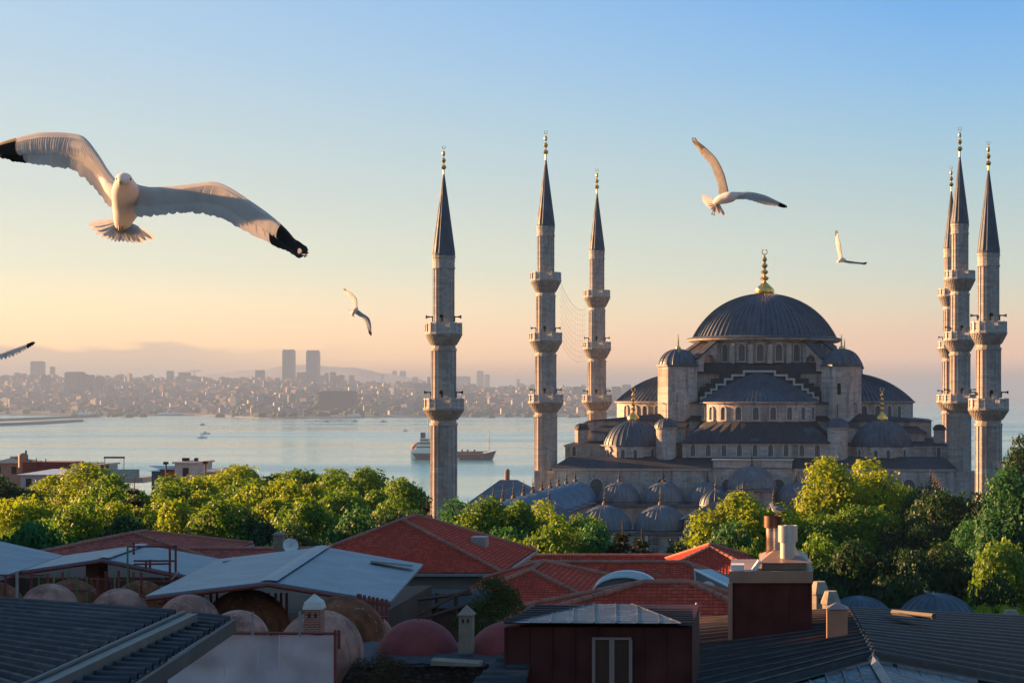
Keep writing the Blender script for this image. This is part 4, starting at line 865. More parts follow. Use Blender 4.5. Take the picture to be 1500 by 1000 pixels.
# arched awning
t = thing('arched_skylight', P(913,870,86), 'white curved metal skylight rising between two red roofs', 'skylight'); k = 86/F; q = MB()
for i in range(16):
    a0, a1 = pi*i/16, pi*(i+1)/16
    for (ra, rb, ya, yb) in ((1,1,0,2.6),):
        q.add([(-45*k*cos(a0),ya,24*k*sin(a0)),(-45*k*cos(a1),ya,24*k*sin(a1)),(-45*k*cos(a1),yb,24*k*sin(a1)+.12),(-45*k*cos(a0),yb,24*k*sin(a0)+.12)],[(0,1,2,3)])
for yy in (.0,.45,.9,1.35,1.8): q.tube([(-45*k*cos(pi*i/20),yy,24*k*sin(pi*i/20)+.03+.045*yy) for i in range(21)],.045,5)
q.build('vault', plain('white_sheet_metal', (.6,.6,.6), .35, .5, var=.12), t, smooth='auto')
q = MB(); q.add([(-44*k*cos(pi*i/16),.25,23*k*sin(pi*i/16)) for i in range(17)],[tuple(range(17))]); q.build('end_wall', plain('grey_sheet', (.25,.24,.25), .6), t)
# slanting glazed skylight with a dish
t = thing('roof_skylight', P(1053,872,84), 'long grey glazed skylight slanting down the red roof beside the chimney block', 'skylight'); b0 = P(1053,872,84)
q = MB(); a1, a2, a3, a4 = [P(*z_)-b0 for z_ in ((1018,834,88),(1095,872,83),(1095,886,83),(1019,852,88))]; dd = Vector((.7,.5,0)); q.add([a1,a2,a3,a4,a1+dd,a2+dd,a3+dd,a4+dd],[(0,3,2,1),(4,5,6,7),(0,1,5,4),(1,2,6,5),(2,3,7,6),(3,0,4,7)]); q.build('glazing', plain('dusty_glass', (.2,.25,.28), .3, .2, var=.3, scale=1.2), t)
q = MB(); q.tube([a1,a2],.07,5); q.tube([a4,a3],.06,5); q.tube([a1,a4],.05,5); q.build('frame', WHP, t)
def dish(px, py, D, r_, label, rz=0.):
    t = thing('satellite_dish', P(px,py,D), label, 'satellite dish', rz=rz); q = MB(); M = Matrix.Rotation(radians(65),4,'X'); q.lathe([(.02,0),(r_*.5,.06*r_*3),(r_,.16*r_*3)],16,M=M); q.build('reflector', WHP, t, smooth=True); q = MB(); q.tube([(0,0,-r_*1.5),(0,.02,0)],.03,5); q.tube([(0,-.02,0),(0,-r_*1.0,r_*.4)],.02,4); q.build('arm', GUT, t)
dish(1037,863,82,.33,'white satellite dish fixed at the slanting skylight')
dish(425,800,104,.42,'white satellite dish beside the small chimney on the far left roof', .4)
def masonry(px, py0, py1, D, wpx, label, mat_, kind='chimney', cap='pyr', capm=None, holes=0, n=4, capw=1.25, caph=.5, cat='chimney', hole_y=.16, tall=0):
    """chimney: px centre, top of cap py0, foot py1"""
    k = D/F; w_ = wpx*k/2; zt = (py1-py0)*k; t = thing(kind, P(px,py1,D), label, cat); ch_ = caph*w_*2; q = MB(); rot = pi/n
    R_ = w_/cos(pi/n); q.prism(n,R_,-tall,zt-ch_,rot=rot); q.build('shaft', mat_, t)
    q = MB(); q.prism(n,R_*capw,zt-ch_+.01,zt-ch_*.85,rot=rot)
    if cap == 'pyr': q.prism(n,R_*capw,zt-ch_*.85,zt,r1=.02,rot=rot)
    elif cap == 'bell': q.lathe([(R_*capw,zt-ch_*.85),(R_*capw*.85,zt-ch_*.5),(R_*.5,zt-ch_*.25),(.01,zt)],n,a0=rot,a1=rot+2*pi)
    else: q.prism(n,R_*capw,zt-ch_*.85,zt,r1=R_*.7,rot=rot)
    q.build('cap', capm or mat_, t)
    for j in range(holes):
        q = MB(); x = (j-(holes-1)/2)*w_*.75; z0 = zt-ch_-w_*.95; q.box(x-w_*.14,x+w_*.14,-w_-.012,-w_+.02,z0,z0+w_*.55); q.build('vent', DARK, t)
    return t
BRICK = Mt('red_brick'); br_ = BRICK.n('ShaderNodeTexBrick'); sx_ = BRICK.n('ShaderNodeSeparateXYZ'); BRICK.l(BRICK.co(), sx_.inputs[0]); cb_ = BRICK.n('ShaderNodeCombineXYZ'); BRICK.l(BRICK.math('ADD', sx_.outputs[0], sx_.outputs[1]), cb_.inputs[0]); BRICK.l(sx_.outputs[2], cb_.inputs[1]); BRICK.l(cb_.outputs[0], br_.inputs['Vector'])
for k_, v_ in (('Scale',1),('Brick Width',.13),('Row Height',.055),('Mortar Size',.006)): br_.inputs[k_].default_value = v_
br_.inputs['Color1'].default_value = C(.42,.11,.06); br_.inputs['Color2'].default_value = C(.3,.075,.045); br_.inputs['Mortar'].default_value = C(.4,.3,.24); BRICK.col(br_.outputs[0]); BRICK.set(.9); BRICK.bump(br_.outputs['Fac'],-.6,.02); BRICK = BRICK.m
WCAP = plain('white_mortar', (.62,.58,.52), .85, var=.15); SANDST = plain('sandy_render', (.3,.22,.16), .9, var=.25, scale=4); OLDST = plain('old_cut_stone', (.36,.31,.25), .9, var=.35, scale=3, bump=.4)
masonry(460.5,869,932,44,24,'red brick chimney with a white pointed cap behind the netting', BRICK, cap='bell', capm=WCAP, holes=2, caph=.95, capw=1.16, tall=1.5)
masonry(683.5,886,949,47.8,20,'sandy chimney with a pointed cap and two vents between the red domes', SANDST, cap='pyr', holes=2, caph=.75, capw=1.22, tall=.1)
masonry(409,779,806,106,14,'squat grey chimney with a round metal pipe on the far left roof', SANDST, cap='flat', caph=.3, tall=.6)
# ---- temporary sheet roofs over the scaffold
SHEET = Mt('galvanised_sheet'); SHEET.set(.5,.3,.5); n1_ = SHEET.noise(.7,5); st_ = SHEET.noise(5,5,SHEET.co('Object',(3,.35,1)),.6)
a_ = SHEET.mix(SHEET.rmap(n1_,.35,.65),(.13,.18,.215,1),(.19,.24,.28,1)); a_ = SHEET.mix(SHEET.rmap(st_,.64,.7,0,.65),a_,(.45,.48,.5,1)); SHEET.col(a_); SHEET.bump(st_,.15,.01); SHEET = SHEET.m
def stained(name, c):
    m = Mt(name); m.set(.95, 0, .15); n1 = m.noise(1.3,6); n2 = m.noise(2.4,6,m.co('Object',(1,1,.15)),.65); n3 = m.noise(9,4)
    a = m.mix(m.rmap(n1,.38,.62), tuple(x*.6 for x in c), tuple(x*1.2 for x in c)); a = m.mix(m.rmap(n2,.5,.66,0,.7), a, tuple(x*.32 for x in c)); a = m.mix(m.rmap(n3,.62,.7,0,.5), a, (.5,.42,.38)); m.col(a); m.bump(m.math('ADD', n1, m.math('MULTIPLY', n3, .3)), .5, .06); return m.m
SRED = plain('red_scaffold_paint', (.24,.045,.035), .6, var=.3, scale=8); SGRN = plain('green_scaffold_paint', (.12,.2,.06), .6); BRN = plain('brown_boards', (.10,.045,.025), .9, var=.4, scale=1.5); PINKP = stained('pink_plaster', (.50,.24,.18)); BRNP = stained('brown_plaster', (.24,.085,.04)); REDP2 = plain('red_dome_paint', (.26,.04,.035), .75, var=.3, scale=2.2, bump=.3)
def sheet_roof(label, faces, seams=(), slots=(), loc=None):
    b0 = loc; t = thing('sheet_roof', b0, label, 'roof', 'temporary metal sheet roofs over the scaffolding')
    for f in faces:
        q = MB(); q.face_uv([p-b0 for p in f], .07); q.build('sheet', SHEET, t)
        q = MB(); ps = [p-b0-Vector((0,0,.12)) for p in f]; q.tube([ps[0],ps[1]],.06,5)
        for s in (.15,.4,.65,.9): q.tube([ps[0].lerp(ps[1],s), ps[3].lerp(ps[2],s)],.05,4)
        q.build('purlin', SRED, t)
    q = MB()
    for a, b, w_ in seams:
        a, b = a-b0, b-b0; d = Vector((w_/2,0,0)); u_ = Vector((0,0,.03)); q.add([a-d+u_*.0,a+d+u_*.0,b+d,b-d,a+u_,b+u_],[(0,4,5,3),(4,1,2,5),(0,1,4),(3,5,2)])
    if seams: q.build('ridge_flashing', plain('ridge_flashing', (.3,.31,.32), .5, .3), t)
    q = MB()
    for a, b, c_, d_ in slots: q.add([p-b0+Vector((0,0,.015)) for p in (a,b,c_,d_)],[(0,1,2,3)])
    if slots: q.build('slot_gap', DARK, t)
    return t
fl,fr,fb = P(213,872,58),P(572,880,58),P(393,851,58); bl,br2,bb2 = P(322,818,71.3),P(620,825.6,71.3),P(473,800,71.4)
sl = [tuple(P(*z_) for z_ in ((544,821,69),(606,828,69),(604,830.5,68),(542,823.5,68))), tuple(P(*z_) for z_ in ((326,822,69.5),(373,816.5,70.5),(374,818.5,69.8),(326,825,68.6)))]
sheet_roof('largest pale grey sheet metal gable roof over the scaffold, with two narrow slots', [(fl,fb,bb2,bl),(fb,fr,br2,bb2)], [(fb+Vector((0,0,.02)),bb2+Vector((0,0,.02)),.55)], sl, fb)
f2,r2,g2 = P(26,836,72),P(150,817.5,72),P(274,842,72); b2,c2,d2 = P(94,813,79),P(208,797,79),P(324,818,79)
sheet_roof('middle blue grey sheet gable roof, its edge behind the scaffold frame', [(f2,r2,c2,b2),(r2,g2,d2,c2)], [(r2+Vector((0,0,.02)),c2+Vector((0,0,.02)),.5)], (), r2)
sheet_roof('leftmost blue sheet roof cut by the left edge of the picture', [(P(-190,905,56),P(26,836,71.5),P(93,813,78.8),P(-120,765,80))], (), (), P(-20,840,66))
# scaffold
def scaffold(label, poles, rails, b0, braces=()):
    t = thing('scaffold', b0, label, 'scaffold', 'red scaffolding under the sheet roofs'); 
    for (px, y0, y1, D, m_) in poles: q = MB(); q.tube([P(px,y0,D)-b0, P(px,y1,D)-b0],.045 if m_ is not SGRN else .035,5); q.build('pole', m_, t)
    for (a, b) in rails: q = MB(); q.tube([P(*a)-b0,P(*b)-b0],.035,5); q.build('rail', SRED, t)
    return t
rf = random.Random(5)
scaffold('red scaffold poles beneath the left and middle sheet roofs', [(px_, 838+rf.uniform(-4,8) if px_ < 240 else 850, 905, 64+rf.uniform(-1,5), SRED if rf.random() > .25 else SGRN) for px_ in (8,26,46,57,70,79,92,101,113,127,134,143,155,163,168,174,189,196,207)]+[(25,836,880,55,GUT)],
    [((-5,842,66),(66,842,66)),((40,867,63),(75,863,64)),((80,864,64),(130,864,64)),((186,870,62),(216,874,62)),((70,846,70),(260,852,70))], P(100,905,64))
scaffold('red scaffold frame standing above the middle sheet roof', [(187,798,880,66,SGRN),(196,794,812,70,SRED),(249,799,850,66,SRED),(257.5,797,838,68,SRED),(220,822,832,66,SRED),(214,822,832,67,SRED)],
    [((188,800,68),(258,800,68)),((196,821,68),(258,821,68)),((196,826,66),(250,825,66)),((249,799,66),(258,797,68)),((249,850,66),(262,838,68)),((214,822,67),(222,820,67))], P(220,850,66))
scaffold('dense red scaffold left under the largest sheet roof', [(px_, 868, 906, 60, SRED) for px_ in (242,251,258,261,266,272,278,285,291,297,309,318,352,394,404,412,420)],
    [((232,884,59),(300,882,59)),((240,892,60),(262,878,60)),((252,892,60),(290,874,60)),((236,903,59),(300,896,59))], P(290,906,60))
scaffold('red scaffold tower right under the largest sheet roof', [(px_, 868+.2*(px_-520), 946-.42*(px_-524), 54+.05*(px_-524), SRED) for px_ in (525,528,534,541,547,553,560,566)],
    [((525,903,54),(568,903,55)),((532,925,54),(552,917,55)),((524,924,54),(548,924,54)),((540,938,54),(556,926,55)),((525,932,54),(545,905,55)),((320,925.5,43),(496,928,43))], P(545,946,54))
# bath house under repair: body and vaults
t = thing('bath_house', P(220,960,75), 'old bath house with pink and brown plastered domes beneath the sheet roofs', 'building'); b0 = P(220,960,75)
q = MB(); x0, x1 = P(-60,0,84).x, P(545,0,84).x; q.box(x0-b0.x,x1-b0.x,84-b0.y,92-b0.y,-4,P(0,845,84).z-b0.z); q.box(P(-60,0,60).x-b0.x,P(470,0,60).x-b0.x,52-b0.y,80-b0.y,-6,P(0,962,58).z-b0.z); q.build('wall', BRN, t)
for px, py, rp, D, m_ in [(-8,852,44,68,BRNP),(72,854,43,62,PINKP),(104,848,45,67,BRNP),(175,861,43,62,PINKP),(206,850,44,67,BRNP),(276,870,46,57,PINKP),(360,862,66,60,BRNP),(348,893,46,50,PINKP),(470,893,62,47,PINKP),(500,872,66,54,BRNP),(536,896,40,56,PINKP)]:
    q = MB(); R_ = rp*D/F; c_ = P(px,py,D)-b0; q.sphere((c_.x,c_.y,c_.z-R_),R_,36,18); q.build('dome', m_, t, smooth=True)
q = MB(); q.box(P(139,0,74).x-b0.x,P(158,0,74).x-b0.x,73-b0.y,74-b0.y,-1,P(0,822,74).z-b0.z); q.build('chimney', plain('brown_brick', (.22,.08,.04), .9, var=.3), t)
for px in (30,70,110,230,262,440,410): q = MB(); q.box(P(px,0,83).x-b0.x,P(px+3,0,83).x-b0.x,83.5-b0.y,83.8-b0.y,-1,P(0,848,83).z-b0.z); q.build('post', BRN, t)
# red domes, membrane and ruined wall
t = thing('old_bath_annex', P(620,1000,48), 'old stone annex with two dark red domes and a crumbling wall', 'building'); b0 = P(620,1000,48)
for px, py, hw, D in ((612,906,61,48.8),(742,910,58,48.8)):
    q = MB(); R_ = hw*D/F; H_ = R_*.86; c_ = P(px,py,D)-b0; q.dome(R_,H_,c_.z-H_,c_.x,c_.y,40,.0,.02,steps=14); q.sphere((c_.x+.02,c_.y-.05,c_.z),.045,8,6); q.build('dome', REDP2, t, smooth=True)
zm = P(0,957,48).z-b0.z; q = MB(); n_ = 24; pts = []
for i in range(n_+1): px = 486+290*i/n_; pts.append(px)
vs = []
for j, (D, dy) in enumerate(((50.4,0),(49,0),(47,-.02),(46.4,-.08))):
    for px in pts: vs.append((P(px,0,D).x-b0.x, D-b0.y+.25*noise.noise(Vector((px*.05,j*2.,0))), zm+dy+.05*noise.noise(Vector((px*.06,D,0)))))
m_ = n_+1; q.add(vs,[(j*m_+i+1,j*m_+i,(j+1)*m_+i,(j+1)*m_+i+1) for j in range(3) for i in range(n_)]); q.build('roof_membrane', plain('tar_membrane', (.055,.042,.05), .8, var=.5, scale=3, bump=.5), t)
RUB = Mt('rubble_stone'); vo = RUB.n('ShaderNodeTexVoronoi'); vo.inputs['Scale'].default_value = 5; RUB.l(RUB.co('Object',(1,1,2.2)), vo.inputs['Vector']); sp_ = RUB.n('ShaderNodeSeparateColor'); RUB.l(vo.outputs['Color'], sp_.inputs[0])
a_ = RUB.mix(sp_.outputs[0],(.09,.06,.05,1),(.2,.13,.11,1)); a_ = RUB.mix(RUB.rmap(vo.outputs['Distance'],.0,.5,0,1),a_,(.03,.022,.02,1)); RUB.col(a_); RUB.set(.95); RUB.bump(vo.outputs['Distance'],-1.,.08); RUB = RUB.m
vs = []; nz = 8
for j in range(nz):
    for i in range(60): px = 486+290*i/59; z = zm-.03-j*.32; n0 = noise.noise(Vector((px*.09,j*1.3,4)))*.16; vs.append((P(px,0,46.5).x-b0.x, 46.5-b0.y+n0-j*.04, z+(.05*noise.noise(Vector((px*.1,1,0))) if j == 0 else 0)))
q = MB(); q.add(vs,[(j*60+i,(j+1)*60+i,(j+1)*60+i+1,j*60+i+1) for j in range(nz-1) for i in range(59)]); q.build('wall', RUB, t)
q = MB(); a1 = P(632,966,46)-b0; q.add([(a1.x,a1.y-.1,a1.z),(a1.x+1.15,a1.y-.15,a1.z-.07),(a1.x+1.2,a1.y+.3,a1.z-.05),(a1.x,a1.y+.3,a1.z+.02),(a1.x,a1.y-.1,a1.z-.12),(a1.x+1.15,a1.y-.15,a1.z-.14),(a1.x+1.2,a1.y+.3,a1.z-.15),(a1.x,a1.y+.3,a1.z-.12)],[(0,1,2,3),(4,7,6,5),(0,4,5,1),(1,5,6,2),(2,6,7,3),(3,7,4,0)]); q.build('coping_slab', SANDST, t)
LDRY = leaf_mat('dry_weeds', (.09,.055,.022), (.06,.04,.01)); LBUSH = leaf_mat('olive_leaves', (.055,.075,.014), (.08,.09,.01))
bush('weeds', 550, 985, 45.6, .72, .45, LDRY, 'dry brownish weeds hanging on the ruined wall', 3, .03, 26, .22, 2600, 'weeds'); bush('weeds', 660, 1000, 45.8, .9, .2, LDRY, 'sparser dry weeds at the bottom edge under the pale slab', 9, .03, 14, .16, 1500, 'weeds')
bush('bush', 728, 900, 58, .95, 1.0, LBUSH, 'upright olive green bush between the red domes and tiled roofs', 8, .05, 46, .3, 2300); 
# beams and clutter beneath the biggest roof's eave
t = thing('timber_stair', P(650,900,80), 'dark timber stair and beams below the eave of the biggest red roof', 'stair'); b0 = P(650,900,80); q = MB()
for a, b in (((590,880,76),(690,868,80)),((600,905,76),(688,862,80)),((588,915,76),(700,880,80)),((612,868,80),(612,905,80)),((640,868,80),(640,905,80)),((668,868,80),(668,900,80)),((596,858,80),(596,880,80)),((604,856,80),(604,876,80))): q.tube([P(*a)-b0,P(*b)-b0],.08,4)
q.build('beam', BRN, t); q = MB(); a1 = P(594,866,79)-b0; q.box(a1.x,a1.x+.3,a1.y,a1.y+.2,a1.z-.12,a1.z+.1); q.build('paper_sack', WCAP, t)
# netting
t = thing('dark_mass', P(640,930,86), 'dark boarded mass added to darken the space below the biggest red roof', 'dark mass'); k = 86/F; q = MB(); q.box(-70*k,62*k,0,6,-9,40*k); q.build('wall', BRN, t); q = MB(); q.frus((-74*k,66*k,-.3,6.3),40*k+.02,(-60*k,52*k,2,4),54*k); q.build('roof', plain('tarred_boards', (.03,.028,.03), .9), t)  # dark boarded mass added to darken the space under the eave
NET = Mt('white_netting'); NET.set(.7,0,.2); n1_ = NET.noise(.9,5); NET.col(NET.mix(NET.rmap(n1_,.35,.65),(.60,.46,.47,1),(.80,.64,.62,1))); tr_ = NET.n('ShaderNodeBsdfTransparent'); ms_ = NET.n('ShaderNodeMixShader'); ms_.inputs[0].default_value = .76
NET.l(tr_.outputs[0], ms_.inputs[1]); NET.l(NET.b.outputs[0], ms_.inputs[2]); NET.l(ms_.outputs[0], NET.out.inputs[0]); NET = NET.m
b0 = P(360,930,42); t = thing('net_screen', b0, 'large pale netting screen stretched in front of the brick chimney', 'netting'); vs = []
for j in range(16):
    for i in range(60):
        px = 180+311*i/59; py = 929+6*sin(i*.12)*0+ (930-928)*0 + j*9.0; p = P(px,py,42)-b0; p.z += .02*sin(i*.9)*(1 if j == 0 else 0)
        p.y += .07*noise.noise(Vector((i*.11,j*.28,1)))*2+.03*sin(i*.45+j*.5); vs.append(p)
q = MB(); q.add(vs,[(j*60+i,(j+1)*60+i,(j+1)*60+i+1,j*60+i+1) for j in range(15) for i in range(59)]); q.build('net', NET, t, smooth=True)
q = MB(); q.tube([P(491,922,41.9)-b0,P(491,1020,41.9)-b0],.035,6); q.tube([P(180,927,41.95)-b0,P(492,927,41.95)-b0],.03,6); q.tube([P(496.5,922,42.6)-b0,P(496.5,950,42.6)-b0],.04,6); q.build('frame', SRED, t)
q = MB(); q.tube([P(370,896,41.7)-b0,P(370,930,41.7)-b0],.03,6); q.tube([P(439,895,41.7)-b0,P(439,932,41.7)-b0],.025,6); q.build('pole', GUT, t)
q = MB(); [q.tube([P(x,a,41.7)-b0,P(x,b,41.7)-b0],.012,4) for x,a,b in ((409,930,988),(329,960,988),(378,950,975))]; q.build('cord', WCAP, t)
q = MB(); 
# ---- corrugated roofs
def corr(P00,P10,P01,P11,n,h=.05,nu=2,sharp=.42):
    """ribs run from the left side (P00->P01) to the right side (P10->P11)"""
    q = MB(); prof = [(0,0),(.5-sharp/2,0),(.5-sharp/4,.8),(.5,1),(.5+sharp/4,.8),(.5+sharp/2,0)]; rows = []
    nrm = (P10-P00).cross(P01-P00).normalized(); nrm = nrm if nrm.z > 0 else -nrm
    for k in range(n):
        for (f, a) in prof:
            t_ = (k+f)/n; A = P00.lerp(P01,t_); B = P10.lerp(P11,t_); rows.append([A.lerp(B,s/nu)+nrm*(a*h) for s in range(nu+1)])
    rows.append([P01.lerp(P11,s/nu) for s in range(nu+1)]); vs = [p for r in rows for p in r]; m = nu+1
    q.add(vs,[(i*m+j,(i+1)*m+j,(i+1)*m+j+1,i*m+j+1) for i in range(len(rows)-1) for j in range(nu)]); return q
CORL = Mt('dark_painted_sheet'); CORL.set(.6,.05,.3); n1_ = CORL.noise(.8,6); n2_ = CORL.noise(5,6,CORL.co('Object',(.3,1,1)),.65); a_ = CORL.mix(CORL.rmap(n1_,.35,.65),(.028,.031,.04,1),(.06,.062,.072,1)); a_ = CORL.mix(CORL.rmap(n2_,.52,.66,0,.7),a_,(.12,.10,.09,1)); CORL.col(a_); CORL = CORL.m
CORR = Mt('rusty_dark_sheet'); CORR.set(.65,.0,.3); n1_ = CORR.noise(.5,5); n2_ = CORR.noise(4,6,CORR.co('Object',(.3,1,1)),.65); a_ = CORR.mix(CORR.rmap(n1_,.35,.65),(.011,.009,.01,1),(.024,.018,.017,1)); a_ = CORR.mix(CORR.rmap(n2_,.5,.66,0,.8),a_,(.05,.027,.019,1)); CORR.col(a_); CORR = CORR.m
FASC = plain('grey_brown_fascia', (.085,.075,.065), .7, var=.3, scale=2)
b0 = P(150,1000,20); t = thing('corrugated_roof', b0, 'black corrugated roof in the bottom left corner with a slanting grey gutter', 'roof')
def cb(q, nm, m_, par, b): return q.build(nm, m_, par, off=-b)
zr_ = 57.3
def PZ(px, py, z=zr_): return P(px, py, (EYE-z)*F/(py-HY))
q = corr(PZ(-70,874),PZ(262,898),PZ(-70,985),PZ(18,1016),17,.075,2,.3); cb(q,'sheet',CORL,t,b0)
q = corr(PZ(286,901,57.25),PZ(340,907,57.25),PZ(62,1018,57.25),PZ(160,1020,57.25),19,.07,2,.3); cb(q,'sheet',CORL,t,b0)
q = MB(); a, b = PZ(341,906,57.3), PZ(150,1030,57.3); d = Vector((.05,-.02,0)); q.add([a,b,b+d,a+d]+[p-Vector((0,0,.16)) for p in (a,b,b+d,a+d)],[(0,1,2,3),(7,6,5,4),(0,4,5,1),(1,5,6,2),(2,6,7,3),(3,7,4,0)]); cb(q,'fascia',FASC,t,b0)
q = MB(); a, b = PZ(270,898,57.4), PZ(20,1012,57.4); d = Vector((.16,.0,0)); q.add([a,b,b+d,a+d]+[p-Vector((0,0,.16)) for p in (a,b,b+d,a+d)],[(0,1,2,3),(7,6,5,4),(0,4,5,1),(1,5,6,2),(2,6,7,3),(3,7,4,0)]); q.tube([a+Vector((.0,0,.02)),b+Vector((0,0,.02))],.022,5); cb(q,'gutter',plain('grey_gutter', (.15,.145,.13), .55, .3),t,b0)
q = MB(); q.box(PZ(-70,900).x,PZ(20,1000).x-.2,17.5,23.2,52,57.1); q.add([P(*z_) for z_ in ()],[]); cb(q,'wall',BRN,t,b0)
# right hand roof
b0 = P(1250,960,24); t = thing('corrugated_roof', b0, 'wide dark corrugated roof at bottom right, hipped, rust lit on its left side', 'roof')
Pe = P(1243,895,34); Pm = P(1279,966,22)
def crests(P00,P10,P01,P11,n,h):  # lighter tubes along the rib crests paint in the missing light contrast
    q = MB()
    for k in range(n):
        s = (k+.5)/n; q.tube([P00.lerp(P01,s).lerp(P10.lerp(P11,s),j/6)+Vector((0,0,h+.003*sin(k*3+j*2))) for j in range(7)],.016,5)
    cb(q,'crest_highlights',plain('rib_highlight_tone', (.075,.05,.04), .5, .3, var=.6, scale=3),t,b0)
crests(P(985,912,36),Pe,P(985,1050,18),Pm,17,.085); crests(Pe+Vector((.03,0,0)),P(1600,909,50),Pm+Vector((.02,0,0)),P(1600,1026,27),17,.085)
q = corr(P(985,912,36),Pe,P(985,1050,18),Pm,17,.085,3,.3); cb(q,'sheet',CORR,t,b0)
q = corr(Pe+Vector((.03,0,0)),P(1600,909,50),Pm+Vector((.02,0,0)),P(1600,1026,27),17,.085,3,.3); cb(q,'sheet',CORR,t,b0)
q = MB(); d = Vector((.07,0,0)); u_ = Vector((0,0,.06)); q.add([Pe-d,Pe+u_,Pe+d,Pm-d,Pm+u_,Pm+d],[(0,3,4,1),(1,4,5,2)]); Pq = P(1318,1030,18.5); q.add([Pm-d*.8,Pm+u_*.8,Pm+d*.8,Pq-d*.8,Pq+u_,Pq+d*.8],[(0,3,4,1),(1,4,5,2)]); cb(q,'ridge_flashing',plain('whitened_lead', (.28,.28,.27), .6, .2, var=.5, scale=5),t,b0)
PAT = lead('blue_patina_lead', (.028,.04,.055), .5, .1, True)
q = MB(); a, b, c_, d_ = Pm-Vector((0,0,.03)), P(1600,1030,26.9)-Vector((0,0,.03)), P(1600,1100,20), P(1315,1040,18.4); q.add([a,b,c_,d_],[(0,3,2,1)]); e_, f_ = P(985,1054,17.9), P(985,1110,16.5); q.add([a,e_,f_,d_],[(0,1,2,3)])
for s in [i/11 for i in range(12)]:
    x0_, x1_ = a.lerp(b,s), d_.lerp(c_,s); q.tube([x0_+Vector((0,0,.004)),x1_+Vector((0,0,.004))],.013,5); x0_, x1_ = a.lerp(e_,s), d_.lerp(f_,s); q.tube([x0_+Vector((0,0,.004)),x1_+Vector((0,0,.004))],.013,5)
cb(q,'lead_apron',PAT,t,b0)
q = MB(); z0 = P(1306,895,32.5); q.tube([P(1308,896,32),P(1368,902,31)],.05,6); q.add([P(*z_) for z_ in ((1306,893,32.4),(1352,897.5,32),(1370,905,31),(1322,899,31.2))],[(0,1,2,3)]); cb(q,'ridge_sheet',FASC,t,b0)
q = MB(); q.box(P(1000,0,30).x,P(1560,0,30).x,24,32,50,53.6); cb(q,'wall',BRN,t,b0)
# dormer box
MAR = Mt('maroon_sheet'); MAR.set(.7,.0,.15); n1_ = MAR.noise(2.5,5); MAR.col(MAR.mix(MAR.rmap(n1_,.35,.7),(.06,.015,.014,1),(.11,.032,.027,1))); MAR = MAR.m
b0 = P(877,1000,20); t = thing('dormer_box', b0, 'dark maroon metal dormer with a double window at the bottom centre', 'dormer'); zt = P(0,918,20).z
q = MB(); xa, xb = P(739,0,20).x, P(1014,0,20).x; q.box(xa,xb,20,22.2,54.5,zt); [q.box(x,x+.018,19.975,20,54.5,zt) for x in [xa+i*(xb-xa)/8.2 for i in range(9)]]; cb(q,'wall',MAR,t,b0)
q = MB(); A0,B0,C0,D0 = P(736,918.5,19.9),P(1017,919.5,19.9),P(1013,894,22.1),P(786,891,22.1); up = Vector((0,0,.03))
q = corr(D0+up,C0+up,A0+up,B0+up,8,.03); cb(q,'roof_sheet',CORR,t,b0)
q = MB(); L1,L2,L3,L4 = [P(*z_)+Vector((0,0,.075)) for z_ in ((752,922,19.85),(868,893.5,21.9),(925,893.5,21.9),(998,923,19.85))]; q.add([L1,L4,L3,L2],[(0,1,2,3)])
for s in (.1,.22,.35,.48,.61,.74,.87):
    pb_ = 752+246*s; e_ = L1.lerp(L2,(pb_-752)/116) if pb_ < 868 else (L4.lerp(L3,(998-pb_)/73) if pb_ > 925 else L2.lerp(L3,(pb_-868)/57)); a_ = L1.lerp(L4,s); q.tube([a_+Vector((0,0,.002)),e_+Vector((0,0,.002))],.009,5)
q.tube([L1,L2],.012,5); q.tube([L4,L3],.012,5); cb(q,'lead_hip',lead('veined_lead', (.04,.052,.062), .5, .1, True),t,b0)
FRM = plain('pinkish_window_frame', (.26,.19,.17), .6, var=.15)
q = MB(); xa, xm, xb = P(868,0,20).x, P(896,0,20).x, P(922,0,20).x; zt2 = P(0,935,20).z; [q.box(x-.02 if x is xm else x,x+.034,19.93,19.974,54.6,zt2) for x in (xa,xm,xb)]; q.box(xa-.0,xb+.024,19.925,19.973,zt2,zt2+.022); w_ = cb(q,'window',FRM,t,b0)
q = MB(); q.box(xa+.02,xb,19.955,19.972,54.6,zt2-.001); gl = Mt('dark_glass'); gl.set(.08,0,.6); gl.col(C(.02,.018,.022)); o = q.build('pane', gl.m, w_, off=-b0)
q = corr(P(742,952,20.4),P(742,952,20.4)+Vector((.3,.0,0)),P(650,1040,19),P(760,1040,19),9,.03); b1 = P(720,1000,19.6); t = thing('lean_to_roof', b1, 'small corrugated roof corner left of the maroon dormer', 'roof'); cb(q,'sheet',CORL,t,b1)
# slim vent
t = thing('roof_vent', P(1020,912,33), 'small white antenna shaped vent beside the maroon dormer', 'vent'); k = 33/F; q = MB(); q.lathe([(4.5*k,0),(5*k,4*k),(5*k,16*k),(2*k,20*k)],10); q.build('housing', WHP, t, smooth='auto'); q = MB(); q.lathe([(2*k,20*k),(1.8*k,28*k),(.4*k,30*k)],8); q.build('tip', WHP, t)
